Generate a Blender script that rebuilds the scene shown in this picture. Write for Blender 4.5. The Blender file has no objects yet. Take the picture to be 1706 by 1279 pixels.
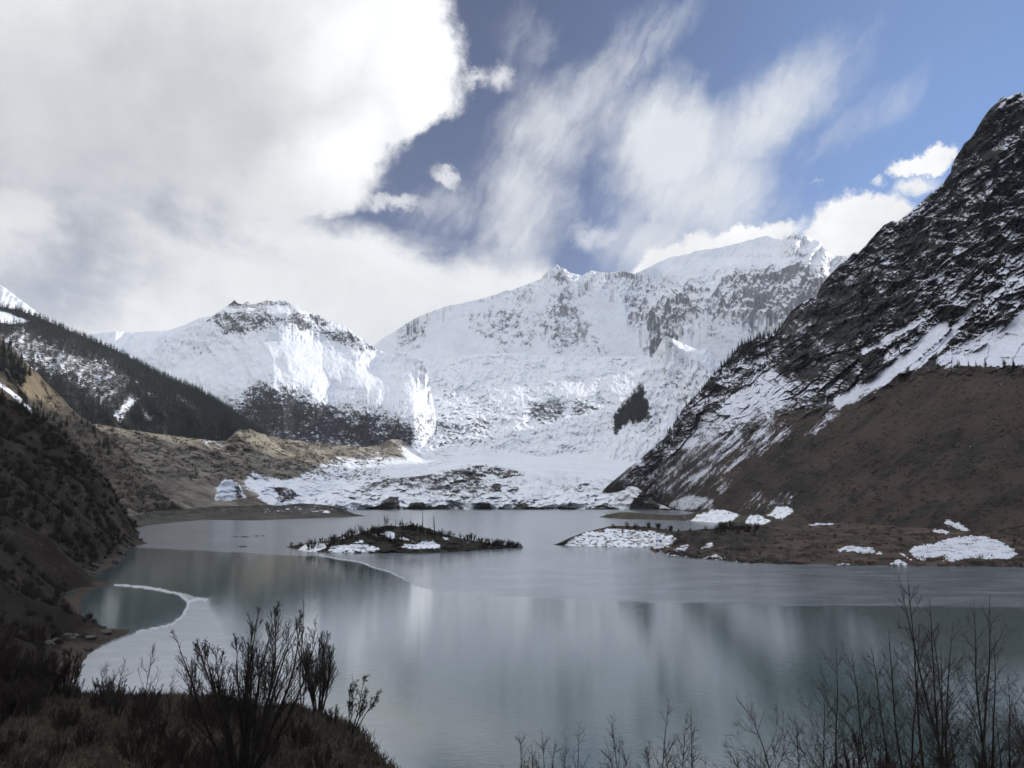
import bpy, math, random
import numpy as np

scn = bpy.context.scene
COL = scn.collection
R = math.radians
rng = np.random.default_rng(7)
random.seed(7)

# ------------------------------------------------------------------ camera
EYE, FOC, HORIZON = 16.0, 1313.0, 834.0          # eye height over the lake (m), focal length and horizon row of a 1706 px wide frame
PITCH = math.atan((HORIZON - 639.5) / FOC)
cam_data = bpy.data.cameras.new('camera')
cam_data.sensor_width = 36.0
cam_data.lens = 36.0 * FOC / 1706.0
cam_data.clip_start, cam_data.clip_end = 0.2, 60000.0
cam = bpy.data.objects.new('camera', cam_data)
cam.location = (0, 0, EYE)
cam.rotation_euler = (math.pi / 2 + PITCH, 0, 0)
COL.objects.link(cam)
scn.camera = cam

# ------------------------------------------------------------------ light and exposure
SUN_AZ, SUN_EL = 51.0, 21.5                      # degrees right of the view direction (+Y), above the horizon
SUN_STRENGTH, SKY_STRENGTH = 4.6, 0.1
scn.view_settings.view_transform = 'Standard'
scn.view_settings.look = 'None'
scn.view_settings.exposure = 0.12
scn.view_settings.gamma = 1.0
scn.view_settings.use_curve_mapping = False
scn.cycles.max_bounces = 5
scn.cycles.diffuse_bounces = 2
scn.cycles.glossy_bounces = 3
scn.cycles.volume_bounces = 0
scn.cycles.caustics_reflective = False
scn.cycles.caustics_refractive = False

sun_data = bpy.data.lights.new('sun', 'SUN')
sun_data.energy = SUN_STRENGTH
sun_data.angle = R(0.5)
sun_data.color = (1.0, 0.955, 0.88)
sun = bpy.data.objects.new('sun', sun_data)
sun.rotation_euler = (R(90 - SUN_EL), 0, R(180 - SUN_AZ))
COL.objects.link(sun)


# ------------------------------------------------------------------ node helper
class Nodes:
    """tiny expression builder over a node tree"""
    def __init__(self, tree):
        self.t = tree
        tree.nodes.clear()

    def new(self, kind, **kw):
        n = self.t.nodes.new(kind)
        for k, v in kw.items():
            setattr(n, k, v)
        return n

    def put(self, sock, v):
        if hasattr(v, 'is_output'):
            self.t.links.new(v, sock)
        elif v is not None:
            sock.default_value = v

    def math(self, op, a, b=None, c=None, clamp=False):
        n = self.new('ShaderNodeMath', operation=op)
        n.use_clamp = clamp
        self.put(n.inputs[0], a)
        if b is not None:
            self.put(n.inputs[1], b)
        if c is not None:
            self.put(n.inputs[2], c)
        return n.outputs[0]

    def add(self, a, b): return self.math('ADD', a, b)
    def sub(self, a, b): return self.math('SUBTRACT', a, b)
    def mul(self, a, b): return self.math('MULTIPLY', a, b)
    def mad(self, a, b, c): return self.math('MULTIPLY_ADD', a, b, c)
    def mx(self, a, b): return self.math('MAXIMUM', a, b)
    def mn(self, a, b): return self.math('MINIMUM', a, b)

    def smooth(self, v, a, b, lo=0.0, hi=1.0):
        n = self.new('ShaderNodeMapRange', interpolation_type='SMOOTHSTEP')
        self.put(n.inputs['Value'], v)
        n.inputs['From Min'].default_value = a
        n.inputs['From Max'].default_value = b
        n.inputs['To Min'].default_value = lo
        n.inputs['To Max'].default_value = hi
        return n.outputs[0]

    def vec(self, x, y, z=0.0):
        n = self.new('ShaderNodeCombineXYZ')
        self.put(n.inputs[0], x); self.put(n.inputs[1], y); self.put(n.inputs[2], z)
        return n.outputs[0]

    def xyz(self, v):
        n = self.new('ShaderNodeSeparateXYZ')
        self.put(n.inputs[0], v)
        return n.outputs

    def vmath(self, op, a, b=None, scale=None):
        n = self.new('ShaderNodeVectorMath', operation=op)
        self.put(n.inputs[0], a)
        if b is not None:
            self.put(n.inputs[1], b)
        if scale is not None:
            self.put(n.inputs['Scale'], scale)
        return n.outputs['Value'] if op in ('LENGTH', 'DOT_PRODUCT', 'DISTANCE') else n.outputs[0]

    def mapping(self, v, loc=(0, 0, 0), rot=0.0, scale=(1, 1, 1), kind='TEXTURE'):
        n = self.new('ShaderNodeMapping', vector_type=kind)
        self.put(n.inputs['Vector'], v)
        n.inputs['Location'].default_value = loc
        n.inputs['Rotation'].default_value = (0, 0, rot)
        n.inputs['Scale'].default_value = scale
        return n.outputs[0]

    def noise(self, v, scale, detail=4.0, rough=0.55, distort=0.0, lac=2.0, color=False):
        n = self.new('ShaderNodeTexNoise')
        self.put(n.inputs['Vector'], v)
        n.inputs['Scale'].default_value = scale
        n.inputs['Detail'].default_value = detail
        n.inputs['Roughness'].default_value = rough
        n.inputs['Lacunarity'].default_value = lac
        n.inputs['Distortion'].default_value = distort
        return n.outputs['Color' if color else 'Fac']

    def mix(self, f, a, b, blend='MIX'):
        n = self.new('ShaderNodeMix', data_type='RGBA', blend_type=blend)
        self.put(n.inputs['Factor'], f)
        for s, v in ((n.inputs[6], a), (n.inputs[7], b)):
            if isinstance(v, (tuple, list)):
                v = (*v, 1.0) if len(v) == 3 else v
            self.put(s, v)
        return n.outputs[2]

    def fmix(self, f, a, b):
        n = self.new('ShaderNodeMix', data_type='FLOAT')
        self.put(n.inputs[0], f); self.put(n.inputs[2], a); self.put(n.inputs[3], b)
        return n.outputs[0]

    def attr(self, name):
        return self.new('ShaderNodeAttribute', attribute_name=name).outputs['Fac']

    def curve(self, v, pts):
        n = self.new('ShaderNodeFloatCurve')
        self.put(n.inputs['Value'], v)
        cv = n.mapping.curves[0]
        n.mapping.use_clip = False
        while len(cv.points) < len(pts):
            cv.points.new(0.5, 0.5)
        for p, (x, y) in zip(cv.points, pts):
            p.location = (x, y)
            p.handle_type = 'AUTO'
        n.mapping.update()
        return n.outputs[0]


# ------------------------------------------------------------------ pixel geometry (photograph pixels -> directions and points)
SP, CP = math.sin(PITCH), math.cos(PITCH)


def ray(px, py):
    cx = (np.asarray(px, float) - 853.0) / FOC
    cy = (639.5 - np.asarray(py, float)) / FOC
    return cx, CP - cy * SP, SP + cy * CP


def at_depth(px, py, Y):
    dx, dy, dz = ray(px, py)
    s = Y / dy
    return np.stack(np.broadcast_arrays(dx * s, dy * s, EYE + dz * s), -1)


def on_plane(px, py, z=0.0):
    dx, dy, dz = ray(px, py)
    s = (z - EYE) / dz
    return np.stack(np.broadcast_arrays(dx * s, dy * s, EYE + dz * s), -1)


def depth_on_plane(px, py, z=0.0):
    return on_plane(px, py, z)[..., 1]


def sky_ae(px, py):
    """azimuth and elevation (thousands of focal pixels) of a photograph pixel"""
    dx, dy, dz = ray(px, py)
    n = math.sqrt(dx * dx + dy * dy + dz * dz)
    return math.atan2(dx, dy) * 1.313, math.asin(dz / n) * 1.313


# ------------------------------------------------------------------ sky
def build_sky():
    world = bpy.data.worlds.new('World')
    scn.world = world
    world.use_nodes = True
    N = Nodes(world.node_tree)
    co = N.new('ShaderNodeTexCoord').outputs['Generated']
    x, y, z = N.xyz(co)
    az = N.mul(N.math('ARCTAN2', x, y), 1.313)
    el = N.mul(N.math('ARCSINE', z), 1.313)
    p0 = N.vec(az, el)
    w1 = N.noise(p0, 3.2, 3, 0.5, color=True)
    w2 = N.noise(p0, 15, 5, 0.65, color=True)
    off = N.vmath('ADD', N.vmath('SCALE', N.vmath('SUBTRACT', w1, (0.5, 0.5, 0.5)), scale=0.10),
                  N.vmath('SCALE', N.vmath('SUBTRACT', w2, (0.5, 0.5, 0.5)), scale=0.055))
    p = N.vmath('ADD', p0, off)                    # softly warped coordinates
    pa, pe, _ = N.xyz(p)

    def blob(cx, cy, rx, ry, deg=0.0, inner=0.0, v=p):
        a, e = sky_ae(cx, cy)
        m = N.mapping(v, (a, e, 0), R(deg), (rx / 1000, ry / 1000, 1))
        return N.smooth(N.vmath('LENGTH', m), 1.0, inner)

    def union(first, *rest):
        for r in rest:
            first = N.mx(first, r)
        return first

    # the great cloud: left of an edge that follows these pixels
    def edge_pts(pts):
        out = []
        for (cx, cy) in pts:
            a, e = sky_ae(cx, cy)
            out.append((e, a))
        return sorted(out)
    edge = edge_pts([(775, -700), (770, -300), (758, 0), (762, 50), (775, 105), (768, 150), (780, 190), (745, 212), (690, 233),
                     (650, 262), (612, 330), (560, 365)])
    e0, e1 = edge[0][0], edge[-1][0]
    t = N.math('DIVIDE', N.sub(pe, e0), e1 - e0)
    ec = N.curve(t, [((e - e0) / (e1 - e0), a) for e, a in edge])
    big = N.mul(N.smooth(N.add(N.sub(ec, pa), N.mul(N.sub(N.noise(p0, 26, 5, .7), .5), .07)), -0.014, 0.042), N.smooth(t, -0.42, 0.04))
    ws0 = N.mapping(p0, (0, 0, 0), 0, (1.5, 1, 1))
    # lower bank: below a line from the left towards the peak
    bank_line = sorted([sky_ae(cx, cy) for cx, cy in [(-500, 300), (100, 290), (400, 340), (560, 372), (640, 385), (700, 405), (770, 424), (850, 430), (905, 428), (935, 450), (965, 520), (1000, 640)]])
    a0, a1 = bank_line[0][0], bank_line[-1][0]
    ta = N.math('DIVIDE', N.sub(pa, a0), a1 - a0)
    be = N.curve(ta, [((a - a0) / (a1 - a0), e) for a, e in bank_line])
    bank = N.mul(N.smooth(N.add(N.sub(be, pe), N.mul(N.sub(N.noise(ws0, 9, 5, .65), .5), .12)), -0.02, 0.05), N.smooth(ta, 1.04, 0.97))

    n_lo = N.noise(p0, 5.5, 5, 0.55)
    n_st = N.noise(N.mapping(p0, (0, 0, 0), R(-12), (1.0, 0.36, 1)), 7.0, 5, 0.6)

    # thin and thick places of the lower left
    left_low = union(blob(60, 400, 420, 130, -10), blob(110, 490, 300, 70, 0), blob(330, 380, 200, 60, -20))
    thin = N.mul(left_low, N.smooth(N.mad(n_st, 0.3, N.mul(n_lo, 0.7)), 0.38, 0.60, 0.62, 0.02))
    lefty = N.mx(big, bank)
    lefty = N.mul(lefty, N.sub(1.0, thin))

    # cirrus fan
    fan_rot = 52.0
    streak = N.noise(N.mapping(p, (0, 0, 0), R(fan_rot), (1.0, 0.22, 1)), 5.0, 6, 0.62, 0.5)
    fine = N.noise(N.mapping(p, (0, 0, 0), R(fan_rot + 14), (1.0, 0.25, 1)), 14.0, 5, 0.6)
    soft = N.noise(p0, 9.0, 5, 0.6)
    tex = N.add(N.mul(streak, 0.42), N.add(N.mul(fine, 0.18), N.mul(soft, 0.40)))
    b = union(
        N.mul(blob(868, 350, 150, 220, -14), 0.80),
        N.mul(blob(900, 225, 150, 150, 30), 0.72),
        N.mul(blob(990, 140, 260, 90, 36), 0.66),
        N.mul(blob(880, 70, 120, 110, 0), 0.34),
        N.mul(blob(1090, 70, 220, 60, 34), 0.46),
        N.mul(blob(760, 345, 190, 100, 5), 0.52),
        N.mul(blob(1110, 240, 190, 160, 10), 1.12),
        N.mul(blob(1150, 330, 260, 180, 10), 0.84),
        N.mul(blob(1250, 205, 320, 110, 30), 0.82),
        N.mul(blob(1340, 150, 240, 55, 40), 0.52),
        N.mul(blob(1085, 400, 150, 130, 0), 0.80),
        N.mul(blob(1430, 190, 340, 60, 24), 0.36),
        N.mul(blob(1230, 380, 300, 80, 5), 0.42),
        N.mul(blob(1030, 190, 200, 110, 20), 0.58))
    cirrus = N.smooth(N.add(b, N.mul(N.sub(tex, 0.5), 1.3)), 0.10, 1.0)
    cirrus = N.mul(cirrus, N.smooth(b, 0.0, 0.25))

    # small cumulus with brighter, sharper bodies
    ws = N.vmath('ADD', p0, N.vmath('SCALE', N.vmath('SUBTRACT', N.noise(p0, 22, 6, 0.68, color=True), (0.5, 0.5, 0.5)), scale=0.07))
    cum = union(
        blob(1432, 372, 98, 62, 0, 0.45, ws), blob(1400, 395, 80, 60, 0, 0.3, ws), blob(1548, 268, 70, 27, 0, 0.35, ws),
        N.mul(blob(1525, 312, 60, 26, 0, 0.0, ws), 0.65), N.mul(blob(1465, 295, 18, 14, 0, 0, ws), 0.5),
        blob(1230, 400, 150, 30, 8, 0.3, ws), blob(1120, 432, 120, 34, 22, 0.3, ws),
        N.mul(blob(985, 395, 75, 44, 0, 0.0, ws), 0.42), N.mul(blob(745, 293, 50, 20, -20, 0.0, ws), 0.55),
        N.mul(blob(832, 127, 48, 40, 0, 0.0, ws), 0.5), N.mul(blob(792, 128, 60, 24, 10, 0.0, ws), 0.5),
        N.mul(blob(655, 337, 110, 24, -5, 0.0, ws), 0.5), N.mul(blob(1360, 300, 24, 5, -8, 0, ws), 0.3))
    cum = N.smooth(cum, 0.05, 0.75)

    # unseen broken cloud behind and beside; overhead part made bright to lift shaded snow
    n_any = N.noise(co, 2.6, 6, 0.58)
    away = N.smooth(N.math('ABSOLUTE', az), 1.15, 1.7)
    over = N.smooth(el, .80, 1.1)
    any_c = N.mx(N.mul(N.smooth(n_any, 0.38, 0.56), over), N.mul(N.smooth(n_any, .44, .62), N.mul(away, .75)))

    # brightness of the clouds
    gl = blob(230, 190, 560, 260, 12, 0.25)
    bright = N.sub(0.87, N.mul(gl, 0.26))
    rim = union(blob(700, 110, 150, 190, 0), blob(560, 250, 190, 90, 32), N.mul(blob(600, 60, 260, 90, 30), 0.6))
    bright = N.add(bright, N.mul(rim, 0.34))
    bright = N.add(bright, N.add(N.mul(N.sub(n_lo, 0.5), 0.34), N.mul(N.sub(N.noise(p0, 16, 5, .6), .5), .14)))
    lowb = blob(350, 470, 620, 90, -4)
    bright = N.sub(bright, N.mul(lowb, 0.06))
    c_left = N.mix(N.smooth(bright, 0.45, 0.8), (0.91, 0.94, 1.0), (0.98, 0.99, 1.0))
    c_left = N.vmath('SCALE', c_left, scale=bright)
    c_cir = N.vmath('SCALE', (0.93, 0.96, 1.0), scale=N.mad(tex, 0.25, 0.66))
    c_cum = N.vmath('SCALE', (1.0, 1.0, 1.0), scale=N.mad(N.smooth(soft, 0.3, 0.7), 0.18, 0.86))

    sky = N.new('ShaderNodeTexSky', sky_type='NISHITA')
    sky.sun_disc = False
    sky.sun_elevation = R(SUN_EL)
    sky.sun_rotation = R(SUN_AZ)
    sky.altitude = 3800
    sky.air_density, sky.dust_density, sky.ozone_density = 0.9, 0.3, 1.6
    k = 1.0 / SKY_STRENGTH
    blue = N.vmath('MULTIPLY', sky.outputs[0], N.mix(N.smooth(az, -.1, .75), (0.16, 0.335, 0.585), (0.90, 1.17, 1.40)))
    colr = N.mix(any_c, blue, N.mix(over, (.42 * k, .46 * k, .54 * k), N.vmath('SCALE', (1.2 * k, 1.27 * k, 1.42 * k), scale=N.smooth(az, -1.6, 1.4, .45, 1.45))))  # unseen overhead cloud strengthened sunward to model the shaded spurs
    colr = N.mix(N.mul(cirrus, 0.96), colr, N.vmath('SCALE', c_cir, scale=k))
    colr = N.mix(lefty, colr, N.vmath('SCALE', c_left, scale=k))
    colr = N.mix(cum, colr, N.vmath('SCALE', c_cum, scale=k))
    bg = N.new('ShaderNodeBackground')
    N.put(bg.inputs['Color'], colr)
    bg.inputs['Strength'].default_value = SKY_STRENGTH
    out = N.new('ShaderNodeOutputWorld')
    N.t.links.new(bg.outputs[0], out.inputs['Surface'])
    world.cycles.sampling_method = 'MANUAL'
    world.cycles.sample_map_resolution = 512


build_sky()


# ------------------------------------------------------------------ numpy noise
def _hash(ix, iy, seed):
    h = (ix.astype(np.int64) * 374761393 + iy.astype(np.int64) * 668265263 + seed * 974634777) & 0xFFFFFFFF
    h = ((h ^ (h >> 13)) * 1274126177) & 0xFFFFFFFF
    h = ((h ^ (h >> 15)) * 2246822519) & 0xFFFFFFFF
    return (h ^ (h >> 16)).astype(np.float64) / 4294967296.0


def perlin(x, y, seed=0):
    x, y = np.broadcast_arrays(np.asarray(x, float), np.asarray(y, float))
    ix, iy = np.floor(x), np.floor(y)
    fx, fy = x - ix, y - iy
    u, v = fx * fx * fx * (fx * (fx * 6 - 15) + 10), fy * fy * fy * (fy * (fy * 6 - 15) + 10)

    def g(ox, oy):
        a = _hash(ix + ox, iy + oy, seed) * 2 * np.pi
        return np.cos(a) * (fx - ox) + np.sin(a) * (fy - oy)
    a, b, c, d = g(0, 0), g(1, 0), g(0, 1), g(1, 1)
    return (a + u * (b - a) + v * ((c + u * (d - c)) - (a + u * (b - a)))) * 1.45


def fbm(x, y, octv=4, gain=0.5, seed=0):
    s, amp, tot = 0.0, 1.0, 0.0
    for k in range(octv):
        s = s + amp * perlin(x * 2 ** k + 17.3 * k, y * 2 ** k - 9.1 * k, seed + k * 13)
        tot += amp
        amp *= gain
    return s / tot


def ridged(x, y, octv=4, gain=0.5, seed=0):
    s, amp, tot = 0.0, 1.0, 0.0
    for k in range(octv):
        s = s + amp * (1 - 2 * np.abs(perlin(x * 2 ** k + 31.7 * k, y * 2 ** k + 5.3 * k, seed + k * 29)))
        tot += amp
        amp *= gain
    return s / tot


def facets(x, y, seed=0):
    """angular blocks: every Worley cell carries its own tilted plane, about -1..1"""
    x, y = np.broadcast_arrays(np.asarray(x, float), np.asarray(y, float))
    ix, iy = np.floor(x), np.floor(y)
    best = np.full(x.shape, 9e9)
    val = np.zeros(x.shape)
    for oy in (-1, 0, 1):
        for ox in (-1, 0, 1):
            jx, jy = ix + ox, iy + oy
            cx, cy = jx + _hash(jx, jy, seed), jy + _hash(jx, jy, seed + 1)
            dx, dy = x - cx, y - cy
            d = dx * dx + dy * dy
            a = _hash(jx, jy, seed + 2) * 2 * np.pi
            h = (np.cos(a) * dx + np.sin(a) * dy) * 1.5 + (_hash(jx, jy, seed + 3) - .5) * .9
            m = d < best
            best = np.where(m, d, best)
            val = np.where(m, h, val)
    return val


def sstep(v, a, b):
    t = np.clip((v - a) / (b - a), 0, 1)
    return t * t * (3 - 2 * t)


def ip(x, pts):
    pts = sorted(pts)
    return np.interp(x, [q[0] for q in pts], [q[1] for q in pts])


def line_dist(X, Y, pts):
    best = np.full(np.shape(X), 1e9)
    for (x0, y0), (x1, y1) in zip(pts[:-1], pts[1:]):
        dx, dy = x1 - x0, y1 - y0
        L = dx * dx + dy * dy + 1e-9
        t = np.clip(((X - x0) * dx + (Y - y0) * dy) / L, 0, 1)
        best = np.minimum(best, np.hypot(X - x0 - t * dx, Y - y0 - t * dy))
    return best


def in_poly(X, Y, poly):
    inside = np.zeros(np.shape(X), bool)
    n = len(poly)
    for k in range(n):
        x0, y0 = poly[k]
        x1, y1 = poly[(k + 1) % n]
        if y0 == y1:
            continue
        c = ((y0 > Y) != (y1 > Y)) & (X < (x1 - x0) * (Y - y0) / (y1 - y0) + x0)
        inside ^= c
    return inside


def poly_sd(X, Y, poly):
    d = line_dist(X, Y, list(poly) + [poly[0]])
    return np.where(in_poly(X, Y, poly), d, -d)


def pmask(X, Y, poly, soft=6.0):
    return sstep(poly_sd(X, Y, poly), -soft, soft)


# ------------------------------------------------------------------ mesh helpers
def set_props(o, label=None, cat=None, group=None, kind=None):
    if label: o['label'] = label
    if cat: o['category'] = cat
    if group: o['group'] = group
    if kind: o['kind'] = kind
    return o


def raw_mesh(name, V, F, mat=None, smooth=True, attrs=None, mat_idx=None):
    """V (n,3), F (m,3) or (m,4)"""
    me = bpy.data.meshes.new(name)
    V = np.ascontiguousarray(V, np.float32)
    F = np.ascontiguousarray(F, np.int32)
    k = F.shape[1]
    me.vertices.add(len(V))
    me.vertices.foreach_set('co', V.ravel())
    me.loops.add(F.size)
    me.loops.foreach_set('vertex_index', F.ravel())
    me.polygons.add(len(F))
    me.polygons.foreach_set('loop_start', np.arange(0, F.size, k, dtype=np.int32))
    try:
        me.polygons.foreach_set('loop_total', np.full(len(F), k, np.int32))
    except Exception:
        pass
    me.update(calc_edges=True)
    me.polygons.foreach_set('use_smooth', np.full(len(F), smooth, bool))
    for an, arr in (attrs or {}).items():
        a = me.attributes.new(an, 'FLOAT', 'POINT')
        a.data.foreach_set('value', np.ascontiguousarray(arr, np.float32).ravel())
    if mat is not None:
        for m in (mat if isinstance(mat, (list, tuple)) else [mat]):
            me.materials.append(m)
    if mat_idx is not None:
        me.polygons.foreach_set('material_index', np.ascontiguousarray(mat_idx, np.int32))
    me.update()
    return me


def mesh_obj(name, me, parent=None):
    o = bpy.data.objects.new(name, me)
    COL.objects.link(o)
    if parent is not None:
        o.parent = parent
    return o


def grid_faces(nt, nx):
    i, j = np.meshgrid(np.arange(nt - 1), np.arange(nx - 1), indexing='ij')
    a = (i * nx + j).ravel()
    return np.stack([a, a + 1, a + nx + 1, a + nx], 1)


def grid_obj(name, P, mat, attrs=None, smooth=True):
    nt, nx = P.shape[:2]
    return mesh_obj(name, raw_mesh(name, P.reshape(-1, 3), grid_faces(nt, nx), mat, smooth, attrs))


def grid_normals(P):
    du = np.gradient(P, axis=1)
    dv = np.gradient(P, axis=0)
    n = np.cross(du, dv)
    return n / (np.linalg.norm(n, axis=-1, keepdims=True) + 1e-12)


def pchip(tk, vals, t):
    """monotone cubic along axis 0; vals (k, nx)"""
    tk = np.asarray(tk, float)
    h = np.diff(tk)[:, None]
    d = np.diff(vals, axis=0) / h
    m = np.zeros_like(vals)
    m[0], m[-1] = d[0], d[-1]
    for k in range(1, len(tk) - 1):
        same = d[k - 1] * d[k] > 0
        w1, w2 = 2 * h[k] + h[k - 1], h[k] + 2 * h[k - 1]
        with np.errstate(divide='ignore', invalid='ignore'):
            hm = (w1 + w2) / (w1 / d[k - 1] + w2 / d[k])
        m[k] = np.where(same, hm, 0)
    idx = np.clip(np.searchsorted(tk, t, side='right') - 1, 0, len(tk) - 2)
    hh = (tk[idx + 1] - tk[idx])[:, None]
    s = ((t - tk[idx]) / (tk[idx + 1] - tk[idx]))[:, None]
    h00, h10 = 2 * s**3 - 3 * s**2 + 1, s**3 - 2 * s**2 + s
    h01, h11 = -2 * s**3 + 3 * s**2, s**3 - s**2
    return h00 * vals[idx] + h10 * hh * m[idx] + h01 * vals[idx + 1] + h11 * hh * m[idx + 1]


def loft(px, rows, segs, calm=26.0):
    """rows: front to back, each (py points, depth points) over px -> PX, PY, Y, T"""
    pyr = np.stack([ip(px, r[0]) if isinstance(r[0], list) else np.broadcast_to(r[0], px.shape) for r in rows])
    yr = np.stack([ip(px, r[1]) if isinstance(r[1], list) else np.broadcast_to(np.asarray(r[1], float), px.shape) for r in rows])
    tk = np.concatenate([[0], np.cumsum(segs)]).astype(float)
    t = np.arange(0, int(tk[-1]) + 1).astype(float)
    crest = pyr[-1].astype(float)
    us = np.arange(px[0] - 160, px[-1] + 161, 2.0)
    kern = np.exp(-.5 * (np.arange(-40, 41) * 2 / calm) ** 2)
    body = np.interp(px, us, np.convolve(np.pad(np.interp(us, px, crest), 40, 'edge'), kern / kern.sum(), 'valid'))
    body = np.where(pyr[-2] - body < 3, crest, body) if pyr.shape[0] > 1 else crest
    pyr = pyr.astype(float)
    pyr[-1] = body
    near = np.clip((t - tk[-2]) / (tk[-1] - tk[-2]), 0, 1)[:, None] ** 4
    PY, Y = pchip(tk, pyr, t) + near * (crest - body)[None], pchip(tk, yr.astype(float), t)
    PX = np.broadcast_to(px, PY.shape)
    T = np.broadcast_to((t / tk[-1])[:, None], PY.shape)
    return PX, PY, Y, T


def tent(PX, PY, pts, wl, wr):
    """crest 1 on a line running down the picture, falling to 0 over wl to its left and wr to its right; fades beyond its ends"""
    ys = [q[1] for q in pts]
    cx = np.interp(PY, ys, [q[0] for q in pts])
    dx = PX - cx
    f = np.where(dx < 0, 1 + dx / wl, 1 - dx / wr)
    f = np.clip(f, 0, 1)
    f = np.where(f > 0.85, 0.85 + (f - 0.85) * 0.6, f)
    return f * sstep(PY, ys[0] - 12, ys[0] + 2) * (1 - sstep(PY, ys[-1] - 10, ys[-1] + 140))


SURF = {}


def no_overhang(Y, least=0.35):
    """rows run bottom to top: keep every row at least a little deeper than the row below"""
    k = (np.arange(Y.shape[0]) * least)[:, None]
    return np.maximum.accumulate(Y - k, axis=0) + k


def face_relief(PX, PY, size, lean, seed):
    """broken mountain face: warped spurs that run down the slope and split into smaller ones, about -1..1"""
    a, b = PX / size, PY / size
    wa = a + .55 * fbm(a * .6, b * .6, 3, .5, seed) + .16 * fbm(a * 2.3, b * 2.3, 3, .55, seed + 1)
    wb = b + .55 * fbm(a * .6 + 9, b * .6, 3, .5, seed + 2)
    r0 = ridged(wa + wb * lean, wb * .42, 2, .5, seed + 3)
    r1 = ridged(wa * 2.3 + wb * lean * 1.5, wb * 1.1, 3, .55, seed + 4)
    r2 = ridged(wa * 6.5, wb * 4.2, 3, .6, seed + 5)
    return .55 * r0 + .30 * r1 * (.6 + .4 * r0) + .15 * r2


def finish_hill(name, px, PX, PY, Y, mat, attrs, back, label, cat, kind='structure', skip=None):
    P = at_depth(PX, PY, Y)
    SURF[name] = (px, PY, P)
    rows = [P]
    keep = {k: [v] for k, v in attrs.items()}
    ridge = P[-1]
    for step in back:
        q = step(ridge.copy())
        rows.append(q[None])
        for k in keep:
            keep[k].append(attrs[k][-1][None])
    Pa = np.concatenate(rows, 0)
    A = {k: np.concatenate(v, 0) for k, v in keep.items()}
    o = grid_obj(name.split('#')[0], Pa, mat, A)
    return set_props(o, label, cat, kind=kind)


def fall(dist, drop):
    def f(r):
        h = np.hypot(r[:, 0], r[:, 1])
        r[:, 0] += r[:, 0] / h * dist
        r[:, 1] += r[:, 1] / h * dist
        r[:, 2] = np.maximum(r[:, 2] - drop, -3.0)
        return r
    return f


def pick(name, x, y):
    """surface point of a landform seen at photograph pixel (x, y)"""
    px, PY, P = SURF[name]
    j = int(np.clip(np.searchsorted(px, x), 0, len(px) - 1))
    i = int(np.argmin(np.abs(PY[:, j] - y)))
    return P[i, j]


# ------------------------------------------------------------------ materials
def new_mat(name):
    m = bpy.data.materials.new(name)
    m.use_nodes = True
    return m, Nodes(m.node_tree)


def finish(N, base, rough=0.9, spec=0.2, normal=None, **extra):
    b = N.new('ShaderNodeBsdfPrincipled')
    if isinstance(base, (tuple, list)) and len(base) == 3:
        base = (*base, 1.0)
    N.put(b.inputs['Base Color'], base)
    N.put(b.inputs['Roughness'], rough)
    N.put(b.inputs['Specular IOR Level'], spec)
    if normal is not None:
        N.put(b.inputs['Normal'], normal)
    for k, v in extra.items():
        N.put(b.inputs[k], v)
    o = N.new('ShaderNodeOutputMaterial')
    N.t.links.new(b.outputs[0], o.inputs['Surface'])
    return b


def terrain_mat(name, rock_a, rock_b, veg, cell, snow=(0.84, 0.86, 0.90), k=0.5, edge=0.05, bump=0.35, stretch=None, rot=0.0, tonek=0.6):
    """rock / debris / plant colours mixed by vertex values 'tone' and 'veg', snow laid by 'snow'; every border broken up by noise of size cell (m)"""
    m, N = new_mat(name)
    co = N.new('ShaderNodeTexCoord').outputs['Object']
    if stretch:
        cs = N.mapping(co, (0, 0, 0), 0, stretch)
        if rot:
            n = cs.node
            n.inputs['Rotation'].default_value = (0, R(rot), 0)
    else:
        cs = co
    n1 = N.smooth(N.noise(cs, 1.0 / cell, 5, 0.70), .30, .70)
    n2 = N.smooth(N.noise(co, 0.2 / cell, 5, 0.62), .30, .70)
    n3 = N.smooth(N.noise(cs, 3.3 / cell, 4, 0.7), .28, .72)
    n4 = N.smooth(N.noise(co, .055 / cell, 4, 0.6), .32, .68)
    tone = N.smooth(N.add(N.attr('tone'), N.mul(N.sub(n2, 0.5), tonek)), 0.25, 0.75)
    rock = N.mix(tone, rock_a, rock_b)
    rock = N.vmath('SCALE', rock, scale=N.mul(N.mad(n3, 0.8, 0.6), N.mad(n4, .5, .75)))
    vg = N.smooth(N.add(N.attr('veg'), N.mul(N.sub(N.mad(n1, .6, N.mul(n3, .4)), 0.5), 0.9)), 0.42, 0.58)
    vc = N.vmath('SCALE', veg, scale=N.mad(n3, .9, 0.55))
    col = N.mix(vg, rock, vc)
    s = N.add(N.attr('snow'), N.mul(N.sub(N.add(N.mul(n1, 0.5), N.add(N.mul(n3, 0.3), N.mul(n2, .2))), 0.5), k * 1.5))
    sm = N.smooth(s, 0.5 - edge, 0.5 + edge)
    col = N.mix(sm, col, N.vmath('SCALE', (*snow,), scale=N.mad(n2, 0.12, 0.93)))
    bp = N.new('ShaderNodeBump')
    bp.inputs['Strength'].default_value = bump
    bp.inputs['Distance'].default_value = cell * 0.35
    N.put(bp.inputs['Height'], N.add(N.mul(n1, N.fmix(sm, 1.0, 0.35)), N.mul(n3, N.fmix(sm, 0.45, 0.1))))
    finish(N, col, N.fmix(sm, 0.92, 0.6), 0.15, bp.outputs[0])
    return m


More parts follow.
